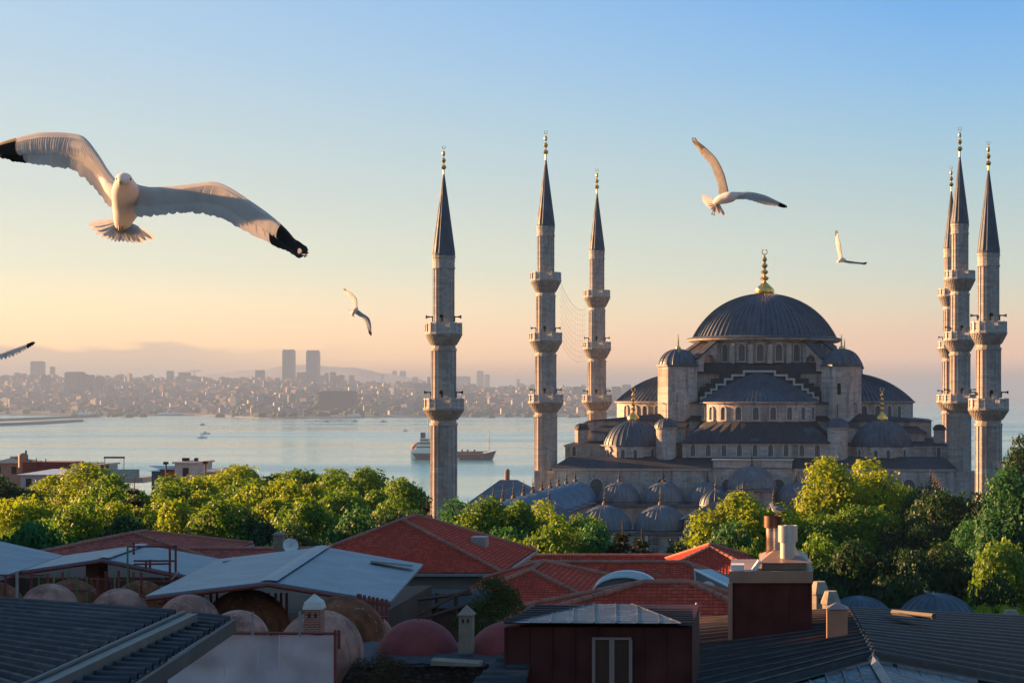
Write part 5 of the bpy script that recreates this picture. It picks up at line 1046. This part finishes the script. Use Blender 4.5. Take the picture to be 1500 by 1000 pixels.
# big metal chimney block
TAN = plain('tan_metal_band', (.34,.22,.15), .5, .35, var=.2, scale=3); b0 = P(1128,915,28); t = thing('chimney_block', b0, 'maroon ribbed chimney block with a tan band carrying two metal flues', 'chimney'); xa, xb = P(1071,0,28).x, P(1188,0,28).x; z1, z2, z3 = P(0,853,28).z, P(0,836,28).z, P(0,935,28).z
q = MB(); q.box(xa,xb,28,30,z3-1,z1); [q.box(x,x+.03,27.975,28,z3-1,z1) for x in [xa+i*(xb-xa)/4.05 for i in range(5)]]; cb(q,'body',MAR,t,b0)
q = MB(); q.box(xa-.03,xb+.03,27.95,30.05,z1+.002,z2); q.box(xa-.045,xa+.02,27.93,27.99,z3-.2,z1); cb(q,'band',TAN,t,b0)
q = MB(); q.frus((P(1116,0,28).x,P(1182,0,28).x,28.2,29.6),z2+.005,(P(1116,0,28).x,P(1182,0,28).x,28.2,29.6),z2+.11); q.frus((P(1112,0,28).x,P(1186,0,28).x,28.1,29.7),z2+.112,(P(1133,0,28).x,P(1166,0,28).x,28.7,29.1),z2+.24); cb(q,'flue_base',TAN,t,b0)
q = MB(); q.box(xa+.0,xa+.19,28.0,28.3,z2+.004,z2+.09); cb(q,'white_block',WHP,t,b0)
q = MB(); M = Matrix.Translation(P(1107,831,28.2)) @ Matrix.Rotation(radians(35),4,'Y'); q.box(-.03,.03,-.1,.3,-.12,.1,M); cb(q,'tilted_flap',WHP,t,b0)
STEEL = Mt('sooty_steel'); STEEL.set(.32,.75,.5); n1_ = STEEL.noise(3,5,STEEL.co('Object',(1,1,.4))); n2_ = STEEL.noise(1.4,4,STEEL.co('Object',(1.3,1.3,.9))); a_ = STEEL.mix(STEEL.rmap(n1_,.35,.65),(.5,.44,.4,1),(.68,.64,.6,1)); STEEL.col(STEEL.mix(STEEL.rmap(n2_,.5,.62),a_,(.12,.06,.035,1))); STEEL = STEEL.m
SOOT = plain('burnt_steel', (.10,.05,.03), .5, .4, var=.6, scale=4)
for px, y_top, y_cap, y_bot, r1_, r2_, D, m2 in ((1132.5,755,772,829,10.3,13.4,28.95,STEEL),(1154,769,793,830,11.3,14.3,28.4,STEEL)):
    c_ = P(px,0,D); k = D/F; z = lambda y: EYE+(HY-y)*k
    q = MB(); q.lathe([(r1_*k,z(y_bot)),(r1_*k,z(y_cap-3))],24,c_.x,c_.y); q.lathe([(r1_*k*1.06,z(y_bot-12)),(r1_*k*1.06,z(y_bot-12.8))],24,c_.x,c_.y); f_ = cb(q,'flue',STEEL,t,b0); f_.data.polygons.foreach_set('use_smooth',[True]*len(f_.data.polygons))
    q = MB(); q.lathe([(r1_*k*.9,z(y_cap+.3)),(r2_*k,z(y_cap)),(r2_*k,z(y_top)),(r2_*k*.93,z(y_top)),(r2_*k*.93,z(y_top+8)),(.01,z(y_top+8))],24,c_.x,c_.y); o = q.build('cowl', STEEL if px > 1140 else SOOT, f_, smooth='auto', off=-b0)
masonry(1200.5,851,900,44,24,'octagonal stone chimney with arched vent and faceted cap, left one', OLDST, 'chimney','frus',OLDST,1,8,1.18,.8)
masonry(1217,865,905,42,24,'octagonal stone chimney in front of the arched vent one, lit at its left side', OLDST, 'chimney','frus',OLDST,0,8,1.2,.8)
masonry(1226,882,940,26,30,'square tan metal chimney with low pointed cap standing on the right roof', TAN, 'chimney','pyr',plain('grey_cap', (.2,.2,.21), .5, .3),0,4,1.12,.32, tall=.2)
masonry(1481,893,912,70,24,'stone chimney top behind the lit hedge at the right edge', OLDST, 'chimney','frus',OLDST,0,4,1.05,.8, tall=1)
for px, py, hw, D, lab in ((1258,872,52,74,'lead dome half hidden behind the stone chimneys'),(1371,868,62,74,'ribbed lead dome at right with two gulls resting on top')):
    R_ = hw*D/F; H_ = R_*.72; t = thing('lead_dome_building', P(px,py+hw*.8,D), lab, 'dome'); q = MB(); q.dome(R_,H_,hw*.8*D/F-H_,0,0,22,.05,.04,steps=14); q.build('dome', LEAD, t); q = MB(); q.prism(8,R_*1.02,-4,hw*.8*D/F-H_,rot=pi/8); q.build('drum', STONE3, t)
# ---- waterfront houses at the left beyond the trees
def house(px0,px1,pyr,pye,D,label,wall_m,roof_m,typ='hip',floors=2,name='house',extra=0, rz=0.):
    k = D/F; wd = (px1-px0)*k; b = P((px0+px1)/2,pye,D); hgt = floors*3.0; t = thing(name, (b.x,b.y,b.z-hgt-6), label, 'building', rz=rz); H_ = hgt+6; q = MB(); dpt = max(8,wd*.5); q.box(-wd/2,wd/2,0,dpt,0,H_); q.build('wall', wall_m, t)
    q = MB(); hr = (pye-pyr)*k
    if typ == 'hip': q.frus((-wd/2-.5,wd/2+.5,-.5,dpt+.5),H_+.02,(-wd/2+dpt*.45,wd/2-dpt*.45,dpt*.45,dpt*.55),H_+hr)
    else: q.box(-wd/2-.3,wd/2+.3,-.3,dpt+.3,H_+.02,H_+.3)
    q.build('roof', roof_m, t); nw = int(wd/2.2)
    for f in range(floors):
        for i in range(nw): q = MB(); x = -wd/2+wd*(i+.5)/nw; q.box(x-.45,x+.45,-.03,.05,H_-1.9-3*f,H_-.6-3*f); q.build('window', DARK, t)
    return t, H_, k
TEAL = plain('teal_roof_sheet', (.07,.13,.14), .6, var=.2); CRM = plain('cream_wall', (.3,.23,.19), .9); WHR = plain('pale_blue_roof', (.5,.6,.68), .5, .2, var=.15); REDW = plain('dark_red_frame', (.15,.03,.025), .8, var=.4, scale=.5); BLU = plain('blue_glass', (.05,.14,.2), .2, .3); WW = plain('whitewashed_wall', (.42,.43,.46), .9)
house(-14,32,669,678,335,'cream house with teal hipped roof at the left edge near the water',CRM,TEAL)
t, H_, k = house(30,150,688,695,300,'long building with a pale flat roof behind the golden trees at left',WW,WHR,'hip',1)
t = thing('roof_terrace', P(75,690,330), 'red framed roof terrace with many posts right of the teal roof', 'terrace'); k = 330/F; q = MB(); q.box(-42*k,30*k,0,6,-3,1.6); q.build('parapet', REDW, t)
for x in [-30,-22,-15,-8,0,8,14,20,27,33,39,45,52]: q = MB(); q.tube([(x*k,0,0),(x*k,0,(16 if x < 0 else 10)*k+rf.uniform(0,.4))],.09,5); q.build('post', REDW if x < 5 else DARK, t)
q = MB(); q.box(-42*k,52*k,-.1,.1,9*k,9*k+.18); q.build('rail', REDW, t)
t = thing('rooftop_tank', P(34,676,332), 'rusty rooftop tank with a small figure-like finial beside the teal roof', 'tank'); q = MB(); q.lathe([(7*k,-1),(7*k,10*k),(5*k,12*k),(.1,13*k)],12); q.build('drum', plain('rusty_tank', (.3,.18,.15), .7), t, smooth='auto'); q = MB(); q.tube([(4*k,0,10*k),(4*k,0,17*k)],.15,5); q.build('pipe', DARK, t)
t = thing('terrace_pergola', P(167,690,300), 'tall thin pergola frame on a terrace with glass railing against the sea', 'pergola'); k = 300/F; q = MB(); q.box(-14*k,15*k,-.3,.3,19*k,21.5*k); q.build('beam', DARK, t)
for x in (-13.5,14.5): q = MB(); q.tube([(x*k,0,-1),(x*k,0,20*k)],.07,5); q.build('post', GUT, t)
t = thing('glass_railing', P(178,693,298), 'greenish glass railing of the terrace beneath the pergola', 'railing'); q = MB(); k = 298/F; q.box(-24*k,26*k,0,.08,-6*k,6*k); q.build('glass', plain('pale_green_glass', (.3,.42,.4), .15, .1), t); q = MB(); q.box(-30*k,32*k,-.3,8,-14*k,-6.2*k); q.build('slab', GUT, t)
for px, lab in ((149,'left round topiary tree on the terrace'),(157,'right round topiary tree next to the pergola')): 
    rs = np.random.RandomState(px); q_ = rs.normal(size=(700,3)); q_ /= np.linalg.norm(q_,axis=1)[:,None]; t = thing('topiary_tree', P(px,688,299), lab, 'tree'); k = 299/F; o = bpy.data.objects.new('crown', leaves_mesh('crown', q_*3.0*k+np.array([0,0,5*k]), q_, .09, LG, rs)); COL.objects.link(o); o.parent = t; q = MB(); q.tube([(0,0,-1),(0,0,4*k)],.06,5); q.build('trunk', BARK, t)
house(140,148,672,682,310,'tiny blue grey roof cabin left of the topiary trees',BLU,GUT,'flat',1)
house(104,124,678,682,310,'small dark and pale roof structure behind the golden treetops',WW,DARK,'flat',1)
house(222,240,683,690,290,'blue glazed conservatory with a pointed roof among the treetops',BLU,BLU,'hip',1)
house(238,264,688,690,288,'dark red walled house right of the blue conservatory',REDW,DARK,'flat',1)
t, H_, k = house(256,288,677,679,285,'white cubic terrace house with dark openings above the trees',WW,WW,'flat',1)
q = MB(); q.box(-10*k,-2*k,2,5,H_,H_+4*k); q.box(2*k,13*k,1,5,H_,H_+2.5*k); q.build('upper_storey', WW, t)
for x in (-9,-4,9): q = MB(); q.box(x*k-.25,x*k+.25,2,2.5,H_+2*k,H_+8*k); q.build('chimney', DARK, t)
house(300,318,688,691,280,'low grey roofed shed at the waterline right of the white terrace house',WW,GUT,'hip',1)
for px, py0, lab in ((243,676,'dark pole lamp left of the white terrace house'),(301,675,'dark pole lamp right of the white terrace house')):
    t = thing('lamp_post', P(px,700,280), lab, 'lamp post'); k = 280/F; q = MB(); q.tube([(0,0,0),(0,0,(700-py0)*k)],.13,6); q.build('pole', DARK, t); q = MB(); q.box(-.3,.3,-.3,.3,(696-py0)*k,(700-py0)*k); q.build('lamp_head', DARK, t)
# ---- unseen tall block added at the left, out of view, to shade the low roofs
t = thing('shade_block', (-105,105,37), 'unseen tall plastered block added left of view to shade the red roofs', 'building'); q = MB(); q.box(-16,16,-85,-51,0,40); q.box(-16,16,-51,42,0,37.6); q.build('wall', CRM, t); q = MB(); q.frus((-17,17,-86,-50.8),40.02,(-3,3,-75,-62),43.5); q.frus((-17,17,-50.7,43),37.62,(-3,3,-40,30),41); q.build('roof', TILE2, t)
for f in range(8):
    for i in range(14): q = MB(); q.box(16.0,16.06,-58+7*i,-56.2+7*i,3+3.7*f,5+3.7*f); q.build('window', DARK, t)
# ------------------------------------------------------------------ gulls
GW = Mt('white_feathers'); GW.set(.75,0,.2); n_ = GW.noise(14,4,GW.co('Object',(1,1,1))); GW.col(GW.mix(GW.rmap(n_,.35,.65),(.74,.73,.72,1),(.86,.85,.84,1)))
sb_ = GW.n('ShaderNodeBsdfTranslucent'); sb_.inputs[0].default_value = (.8,.75,.68,1); ms_ = GW.n('ShaderNodeMixShader'); ms_.inputs[0].default_value = .3; GW.l(GW.b.outputs[0], ms_.inputs[1]); GW.l(sb_.outputs[0], ms_.inputs[2]); GW.l(ms_.outputs[0], GW.out.inputs[0]); GW = GW.m
GG = plain('grey_feathers', (.22,.215,.21), .8, var=.2, scale=20); GB = plain('black_feathers', (.018,.016,.016), .6, var=.3, scale=20); BEAK = plain('yellow_beak', (.6,.35,.06), .5); LEGM = plain('gull_legs', (.35,.18,.12), .6); EYEM = plain('eye_black', (.01,.01,.01), .2)
YAW = [0., 0.]
def poly_at(pts, s):
    """catmull-rom through pts, s in 0..1"""
    n = len(pts)-1; x = min(max(s,0),.99999)*n; i = int(x); f = x-i
    p = [pts[max(0,i-1)],pts[i],pts[i+1],pts[min(n,i+2)]]
    return tuple(.5*((2*p[1][k])+(-p[0][k]+p[2][k])*f+(2*p[0][k]-5*p[1][k]+4*p[2][k]-p[3][k])*f*f+(-p[0][k]+3*p[1][k]-3*p[2][k]+p[3][k])*f**3) for k in range(len(p[1])))
def loft(q, pts, n=16):
    """pts: (Vector, rx, ry) tube with elliptical sections"""
    m = len(pts); vs = []
    for i, (p, a, b) in enumerate(pts):
        d = (pts[min(i+1,m-1)][0]-pts[max(i-1,0)][0]).normalized(); up = Vector((0,0,1)) if abs(d.z) < .8 else Vector((0,1,0)); x = d.cross(up).normalized(); y = x.cross(d)
        vs += [p+x*(a*cos(2*pi*k/n))+y*(b*sin(2*pi*k/n)) for k in range(n)]
    q.add(vs,[(i*n+k,i*n+(k+1)%n,(i+1)*n+(k+1)%n,(i+1)*n+k) for i in range(m-1) for k in range(n)]+[tuple(range(n))[::-1],tuple(range((m-1)*n,m*n))])
def feather(q, a, b, wdt, side, nrm, curve=0.):
    """thin blade from a to b, rounded end"""
    d = b-a; L_ = d.length; x = side.normalized(); pts = [(0,.45),(.3,.8),(.65,1.0),(.85,.85),(.96,.45),(1.0,.05)]; vs = []
    for t_, w_ in pts: c_ = a+d*t_+x*(curve*t_*t_)+nrm*(.01*L_*sin(pi*t_)); vs += [c_-x*wdt*w_*.5, c_+nrm*wdt*.02, c_+x*wdt*w_*.5]
    q.add(vs,[(3*i+j,3*i+j+1,3*i+j+4,3*i+j+3) for i in range(5) for j in range(2)])
def wing(par, b0, D, lead_, trail, black, nf=34, depth=.0, sweep=.0, mat_=None, spot=False, nm='wing', thick=1., jit=.05, ya=None, bo=.04):
    """lead/trail: photo-pixel outlines root to tip, optional third value = extra depth in m"""
    k = D/F; L3 = [p if len(p) > 2 else (p[0],p[1],0) for p in lead_]; T3 = [p if len(p) > 2 else (p[0],p[1],0) for p in trail]
    def at(s, c_, off=0.):
        l = poly_at(L3,s); t_ = poly_at(T3,s); px = l[0]+(t_[0]-l[0])*c_; py = l[1]+(t_[1]-l[1])*c_; ch = sqrt((t_[0]-l[0])**2+(t_[1]-l[1])**2)*k
        dd = l[2]+(t_[2]-l[2])*c_ + ch*(.35*c_+ -.10*sin(pi*min(1,c_))) + sweep*s*s; dd -= (px-YAW[1])*k*(YAW[0] if ya is None else ya); return P(px,py,D+dd)-b0+Vector((0,off,0))
    rg = random.Random(int(lead_[0][0])); n = 44; cs = [0,.04,.1,.2,.32,.46,.56]
    for (s0, s1, mt, n2, nme) in ((0,black,mat_ or GW,n,nm),(black,1,GB,12,'wing_tip')):
        q = MB(); rows = []; u0 = s0+(bo if s0 else 0); u1 = s1+(bo if s1 < 1 else 0)
        for i in range(n2+1):
            s = u0+(u1-u0)*i/n2; l = poly_at(L3,s); t_ = poly_at(T3,s); ch = sqrt((t_[0]-l[0])**2+(t_[1]-l[1])**2)*k; th = lambda c_: thick*ch*.13*sqrt(max(0,c_))*max(0,1-c_/.565)**.8
            rows.append([at(s,c_,-max(.002*0,th(c_)*.6) if c_ < .72 else 0) for c_ in cs]+[at(s,c_,th(c_)*.6+.002) for c_ in cs[::-1][:-1]])
        m = len(rows[0]); q.add([p for r in rows for p in r],[(i*m+j,(i+1)*m+j,(i+1)*m+(j+1)%m,i*m+(j+1)%m) for i in range(n2) for j in range(m)])
        lo = int(nf*s0); 
        for i in range(nf+1):
            s = i/nf
            if not (s0 <= s < s1 or (s1 == 1 and s == 1)): continue
            tipk = max(0,(s-.62)/.38); c0 = .42-.15*tipk; s_e = min(1.0, s+.035+.05*tipk); a = at(s,c0,.004); b = at(s_e,1.0+rg.uniform(-jit,jit)*.9,.002*(i%2)); nx = at(min(1,s+1/nf),.7); pv = at(max(0,s-1/nf),.7); wd = (nx-pv).length*.74
            d = (b-a); sd_ = Vector((0,1,0)).cross(d).normalized(); feather(q,a,b,max(wd*1.35,.012*D/8.6),sd_,Vector((0,-1,0)),0)
        for i in range(nf*2+1):      # shorter covert feathers
            s = i/(nf*2)
            if not (u0 <= s < u1): continue
            a = at(s,.12,-.003); b = at(min(1,s+.02),.66+rg.uniform(-.03,.03),-.001); nx = at(min(1,s+.5/nf),.5); pv = at(max(0,s-.5/nf),.5); feather(q,a,b,max((nx-pv).length*1.5,.008*D/8.6),Vector((0,1,0)).cross(b-a),Vector((0,-1,0)),0)
        o = q.build(nme, mt, par, smooth='auto')
        if spot and nme == 'wing_tip':
            q = MB(); 
            for s in (.955,.985): a = at(s,.2,-.012); b = at(min(1,s+.02),.95,-.012); feather(q,a,b,.02*D/8.6,Vector((0,1,0)).cross(b-a),Vector((0,-1,0)))
            q.build('white_mirror', GW, o)
def flying(label, D, body, wings, tail, beak=None, feet=None, grey=False, eyes=None, tail_n=10, shoulders=None, yaw=.42):
    YAW[0], YAW[1] = yaw, body[1][0]
    b0 = P(body[1][0],body[1][1],D); k = D/F; t = thing('gull', b0, label, 'gull', 'gulls in flight'); pts = []
    for i in range(22):
        v = poly_at(body, i/21); pts.append((P(v[0],v[1],D+v[2])-b0, max(.002,v[3]*k), max(.002,(v[4] if len(v) > 4 else v[3])*k)))
    q = MB(); loft(q,pts,18)
    if shoulders: loft(q,[(P(x,y,D+d_)-b0,a*k,b_*k) for x,y,d_,a,b_ in shoulders],14)
    bo = q.build('body', GW, t, smooth=True)
    for w_ in wings: wing(t,b0,D,**w_)
    (rx,ry,rd), fan = tail[0], tail[1:]; q = MB(); c_ = P(rx,ry,D+rd)-b0; n = tail_n
    for i in range(n):
        v = poly_at([(f[0],f[1],f[2] if len(f) > 2 else rd+.12) for f in fan], i/(n-1)); e = P(v[0],v[1],D+v[2])-b0; sd_ = Vector((0,1,0)).cross(e-c_); a = c_.lerp(e,.08); v2 = poly_at([(f[0],f[1],rd+.12) for f in fan], min(1,(i+1)/(n-1))); wd = max(.012,(P(v2[0],v2[1],D+v2[2])-b0-e).length*1.25) if i < n-1 else .03; feather(q,a,e,wd,sd_,Vector((0,-1,0)))
    q.build('tail', GW, t)
    if beak: q = MB(); a = P(*beak[0])-b0; b = P(*beak[1])-b0; loft(q,[(a,beak[2]*k,beak[2]*k),(a.lerp(b,.6),beak[2]*k*.7,beak[2]*k*.8),(b,beak[2]*k*.15,beak[2]*k*.15)],8); q.build('beak', BEAK, t, smooth=True)
    for e in eyes or []: q = MB(); q.sphere(tuple(P(*e[:3])-b0), e[3]*k, 8, 6); q.build('eye', EYEM, t, smooth=True)
    for f in feet or []:
        q = MB(); p0, p1 = P(*f[0])-b0, P(*f[1])-b0; q.tube([p0,p1],f[2]*k,6,f[2]*k*.6)
        for dx in (-1.6,0,1.6): q.tube([p1,p1+Vector((dx*f[2]*k,.0,-3.2*f[2]*k))],f[2]*k*.5,5,f[2]*k*.25)
        q.build('leg', LEGM, t)
    return t
flying('largest gull at upper left flying towards the viewer with wings spread wide', 8.6,
    [(176,268,-.24,2.5,2.5),(181,262,-.2,10.5,8),(182,266,-.13,12.5,11),(184,278,-.06,19,15),(186,294,.02,21,18),(185,308,.09,19,16),(181,322,.16,14,11),(178,336,.26,9,5)],
    [dict(lead_=[(172,266,0),(158,248),(144,226),(124,201.5),(101,195),(61,194),(31,200),(0,209),(-14,217)],trail=[(166,308,.0),(156,297),(141,278),(123,261),(104,249),(80,244),(46,241),(21,237),(-14,226)],black=.74,depth=.1,sweep=.08,nf=40,nm='wing'),
     dict(lead_=[(190,266,0),(215,273.5),(245,273),(282,269),(313,266),(337,275),(368,295),(396,315),(423,339.5),(449,375)],trail=[(196,316),(214,317),(240,313.5),(270,311.5),(296,313),(325,319.5),(353,335),(383,349),(412,363),(446,374)],black=.80,sweep=.0,nf=46,spot=True,ya=.58)],
    [(178,322,.17),(129,329),(140,342),(156,350),(168,354),(180,354),(195,356),(210,355),(228,350)],
    beak=((176,266,8.37),(175,270,8.30),3.0), feet=[((175,328,8.76),(174,338,8.72),1.3),((179,328,8.76),(179,339,8.72),1.3)], eyes=[(171,262,8.385,1.5),(191,262.5,8.4,1.4)], tail_n=15,
    shoulders=[(146,252,.07,3,6),(158,272,.05,5,10),(170,284,.0,8,13),(186,289,-.02,9,14),(202,288,-.02,6,11),(212,289,.0,3,6)])
flying('gull above the great dome gliding right with one wing raised', 20,
    [(1090,287,-.02,1.2),(1086,285,-.01,3.5),(1079,286,0,5),(1072,288,0,7.5),(1064,290,.03,8),(1054,293,.06,6.5),(1046,297,.1,3)],
    [dict(lead_=[(1069,288),(1064,266),(1059,250),(1050,233),(1038,220),(1026,210),(1015,202)],trail=[(1054,290),(1052,271),(1046,254),(1039,238),(1029,227),(1021,216),(1015,204)],black=.66,sweep=.2,mat_=GG,nf=30),
     dict(lead_=[(1074,284),(1093,281),(1110,283),(1126,288),(1138,294),(1153,302)],trail=[(1074,292),(1093,291.6),(1110,296.4),(1124,300.5),(1138,302),(1151,303.5)],black=.8,sweep=.2,nf=28)],
    [(1050,295,.08),(1028,285),(1028,292),(1032,299),(1038,305),(1048,311),(1062,317)], feet=[((1050,298,20.1),(1046,313,20.1),.9),((1052,298,20.1),(1043,312,20.1),.9)])
flying('distant small gull between the leftmost minaret and the skyline, banking', 50,
    [(524,450.5,0,.8),(523,451.5,0,2.2),(521,454,0,3.6),(518.5,457,.0,3.2),(515,459,.1,1.4)],
    [dict(lead_=[(524,451),(523.5,445),(522.5,437),(517,430.5),(511,426),(504,423.5)],trail=[(517,454),(517,447),(515.5,440),(510.5,434),(507,429.5),(504,424.5)],black=.82,sweep=.3,nf=22),
     dict(lead_=[(524,453),(531,458.5),(539,464),(542.5,470),(544,480),(543.5,491)],trail=[(519,459),(525,462.5),(532,467),(535.5,473),(539,482),(542.5,490.5)],black=.83,sweep=.3,nf=22)],
    [(517,458,.05),(510,453),(512,458),(514,461),(519,465)], tail_n=6)
flying('smallest gull right of the great dome with one wing pointing straight up', 45,
    [(1227,383.5,0,.6),(1229,382.5,0,2.2),(1233,380.5,0,3.6),(1237,381.5,0,2.8),(1240,383,.0,1.2)],
    [dict(lead_=[(1235,379),(1232.5,366),(1231,356),(1228,346),(1225.5,337.5)],trail=[(1229,380),(1227,370),(1224.5,358),(1224.2,348),(1225,338.5)],black=.8,sweep=.2,nf=20),
     dict(lead_=[(1237,381.5),(1246,383),(1256,384),(1262,384.8),(1269,385)],trail=[(1236,384,.2),(1246,385,.2),(1255,386,.2),(1262,386.3,.15),(1269,386)],black=.85,sweep=.1,nf=18)],
    [(1229,382.5,.05),(1226,382),(1225.5,383),(1226,384.5)], tail_n=5)
flying('gull mostly cut by the left edge, only its thin wing tip showing', 14,
    [(-52,536,-.1,1.5),(-60,538,0,6),(-72,540,.05,10),(-86,542,.12,8),(-100,544,.2,2)],
    [dict(lead_=[(-66,534),(-45,520),(-20,516),(0,518.5),(21,512),(40,505),(51,501)],trail=[(-74,541),(-48,531),(-22,525),(0,523),(24,515.5),(40,507.5),(50,502)],black=.78,sweep=.1,nf=26),
     dict(lead_=[(-76,534),(-100,522),(-125,520),(-150,530),(-172,545)],trail=[(-84,541),(-104,533),(-126,532),(-150,538),(-170,546)],black=.8,sweep=.1,nf=24)],
    [(-92,543,.15),(-112,538),(-114,544),(-112,550)], tail_n=7)
# gulls at rest
def perched(px, py, D, label, rz, s=1.0, grey=True):
    b0 = P(px,py,D); t = thing('gull', b0, label, 'gull', rz=rz); V = Vector; q = MB()
    loft(q,[(V(p)*s,a*s,b*s) for p,a,b in (((-.30,0,.15),.01,.01),((-.2,0,.155),.045,.04),((-.08,0,.17),.085,.08),((.04,0,.18),.095,.09),((.12,0,.21),.075,.075),((.17,0,.27),.045,.045),((.19,0,.32),.046,.048),((.22,0,.345),.042,.044),((.26,0,.345),.018,.018))],14); q.build('body', GW, t, smooth=True)
    for sy in (-1,1): q = MB(); loft(q,[(V((x,sy*y,z))*s,a*s,b*s) for x,y,z,a,b in ((.1,.07,.21,.02,.035),(0,.088,.2,.024,.06),(-.15,.06,.18,.02,.045),(-.3,.02,.165,.012,.02),(-.38,.01,.16,.004,.006))],10); q.build('wing', GG, t, smooth=True)
    q = MB(); loft(q,[(V((.25,0,.34))*s,.014*s,.014*s),(V((.31,0,.33))*s,.008*s,.01*s),(V((.325,0,.32))*s,.002*s,.002*s)],8); q.build('beak', BEAK, t)
    for sy in (-1,1): q = MB(); q.tube([V((0,.03*sy,.12))*s,V((.01,.03*sy,0))*s],.008*s,5); q.tube([V((.01,.03*sy,.004))*s,V((.06,.03*sy,.004))*s],.006*s,5); q.build('leg', LEGM, t)
perched(1138,754.5,28.9,'gull standing on top of the taller metal flue',radians(215),.5)
perched(1358,870.3,73.8,'left gull resting on the ribbed lead dome, seen from the side',radians(180),.5)
perched(1366.5,872.5,73.6,'right gull on the ribbed lead dome, facing the viewer',radians(-80),.5)
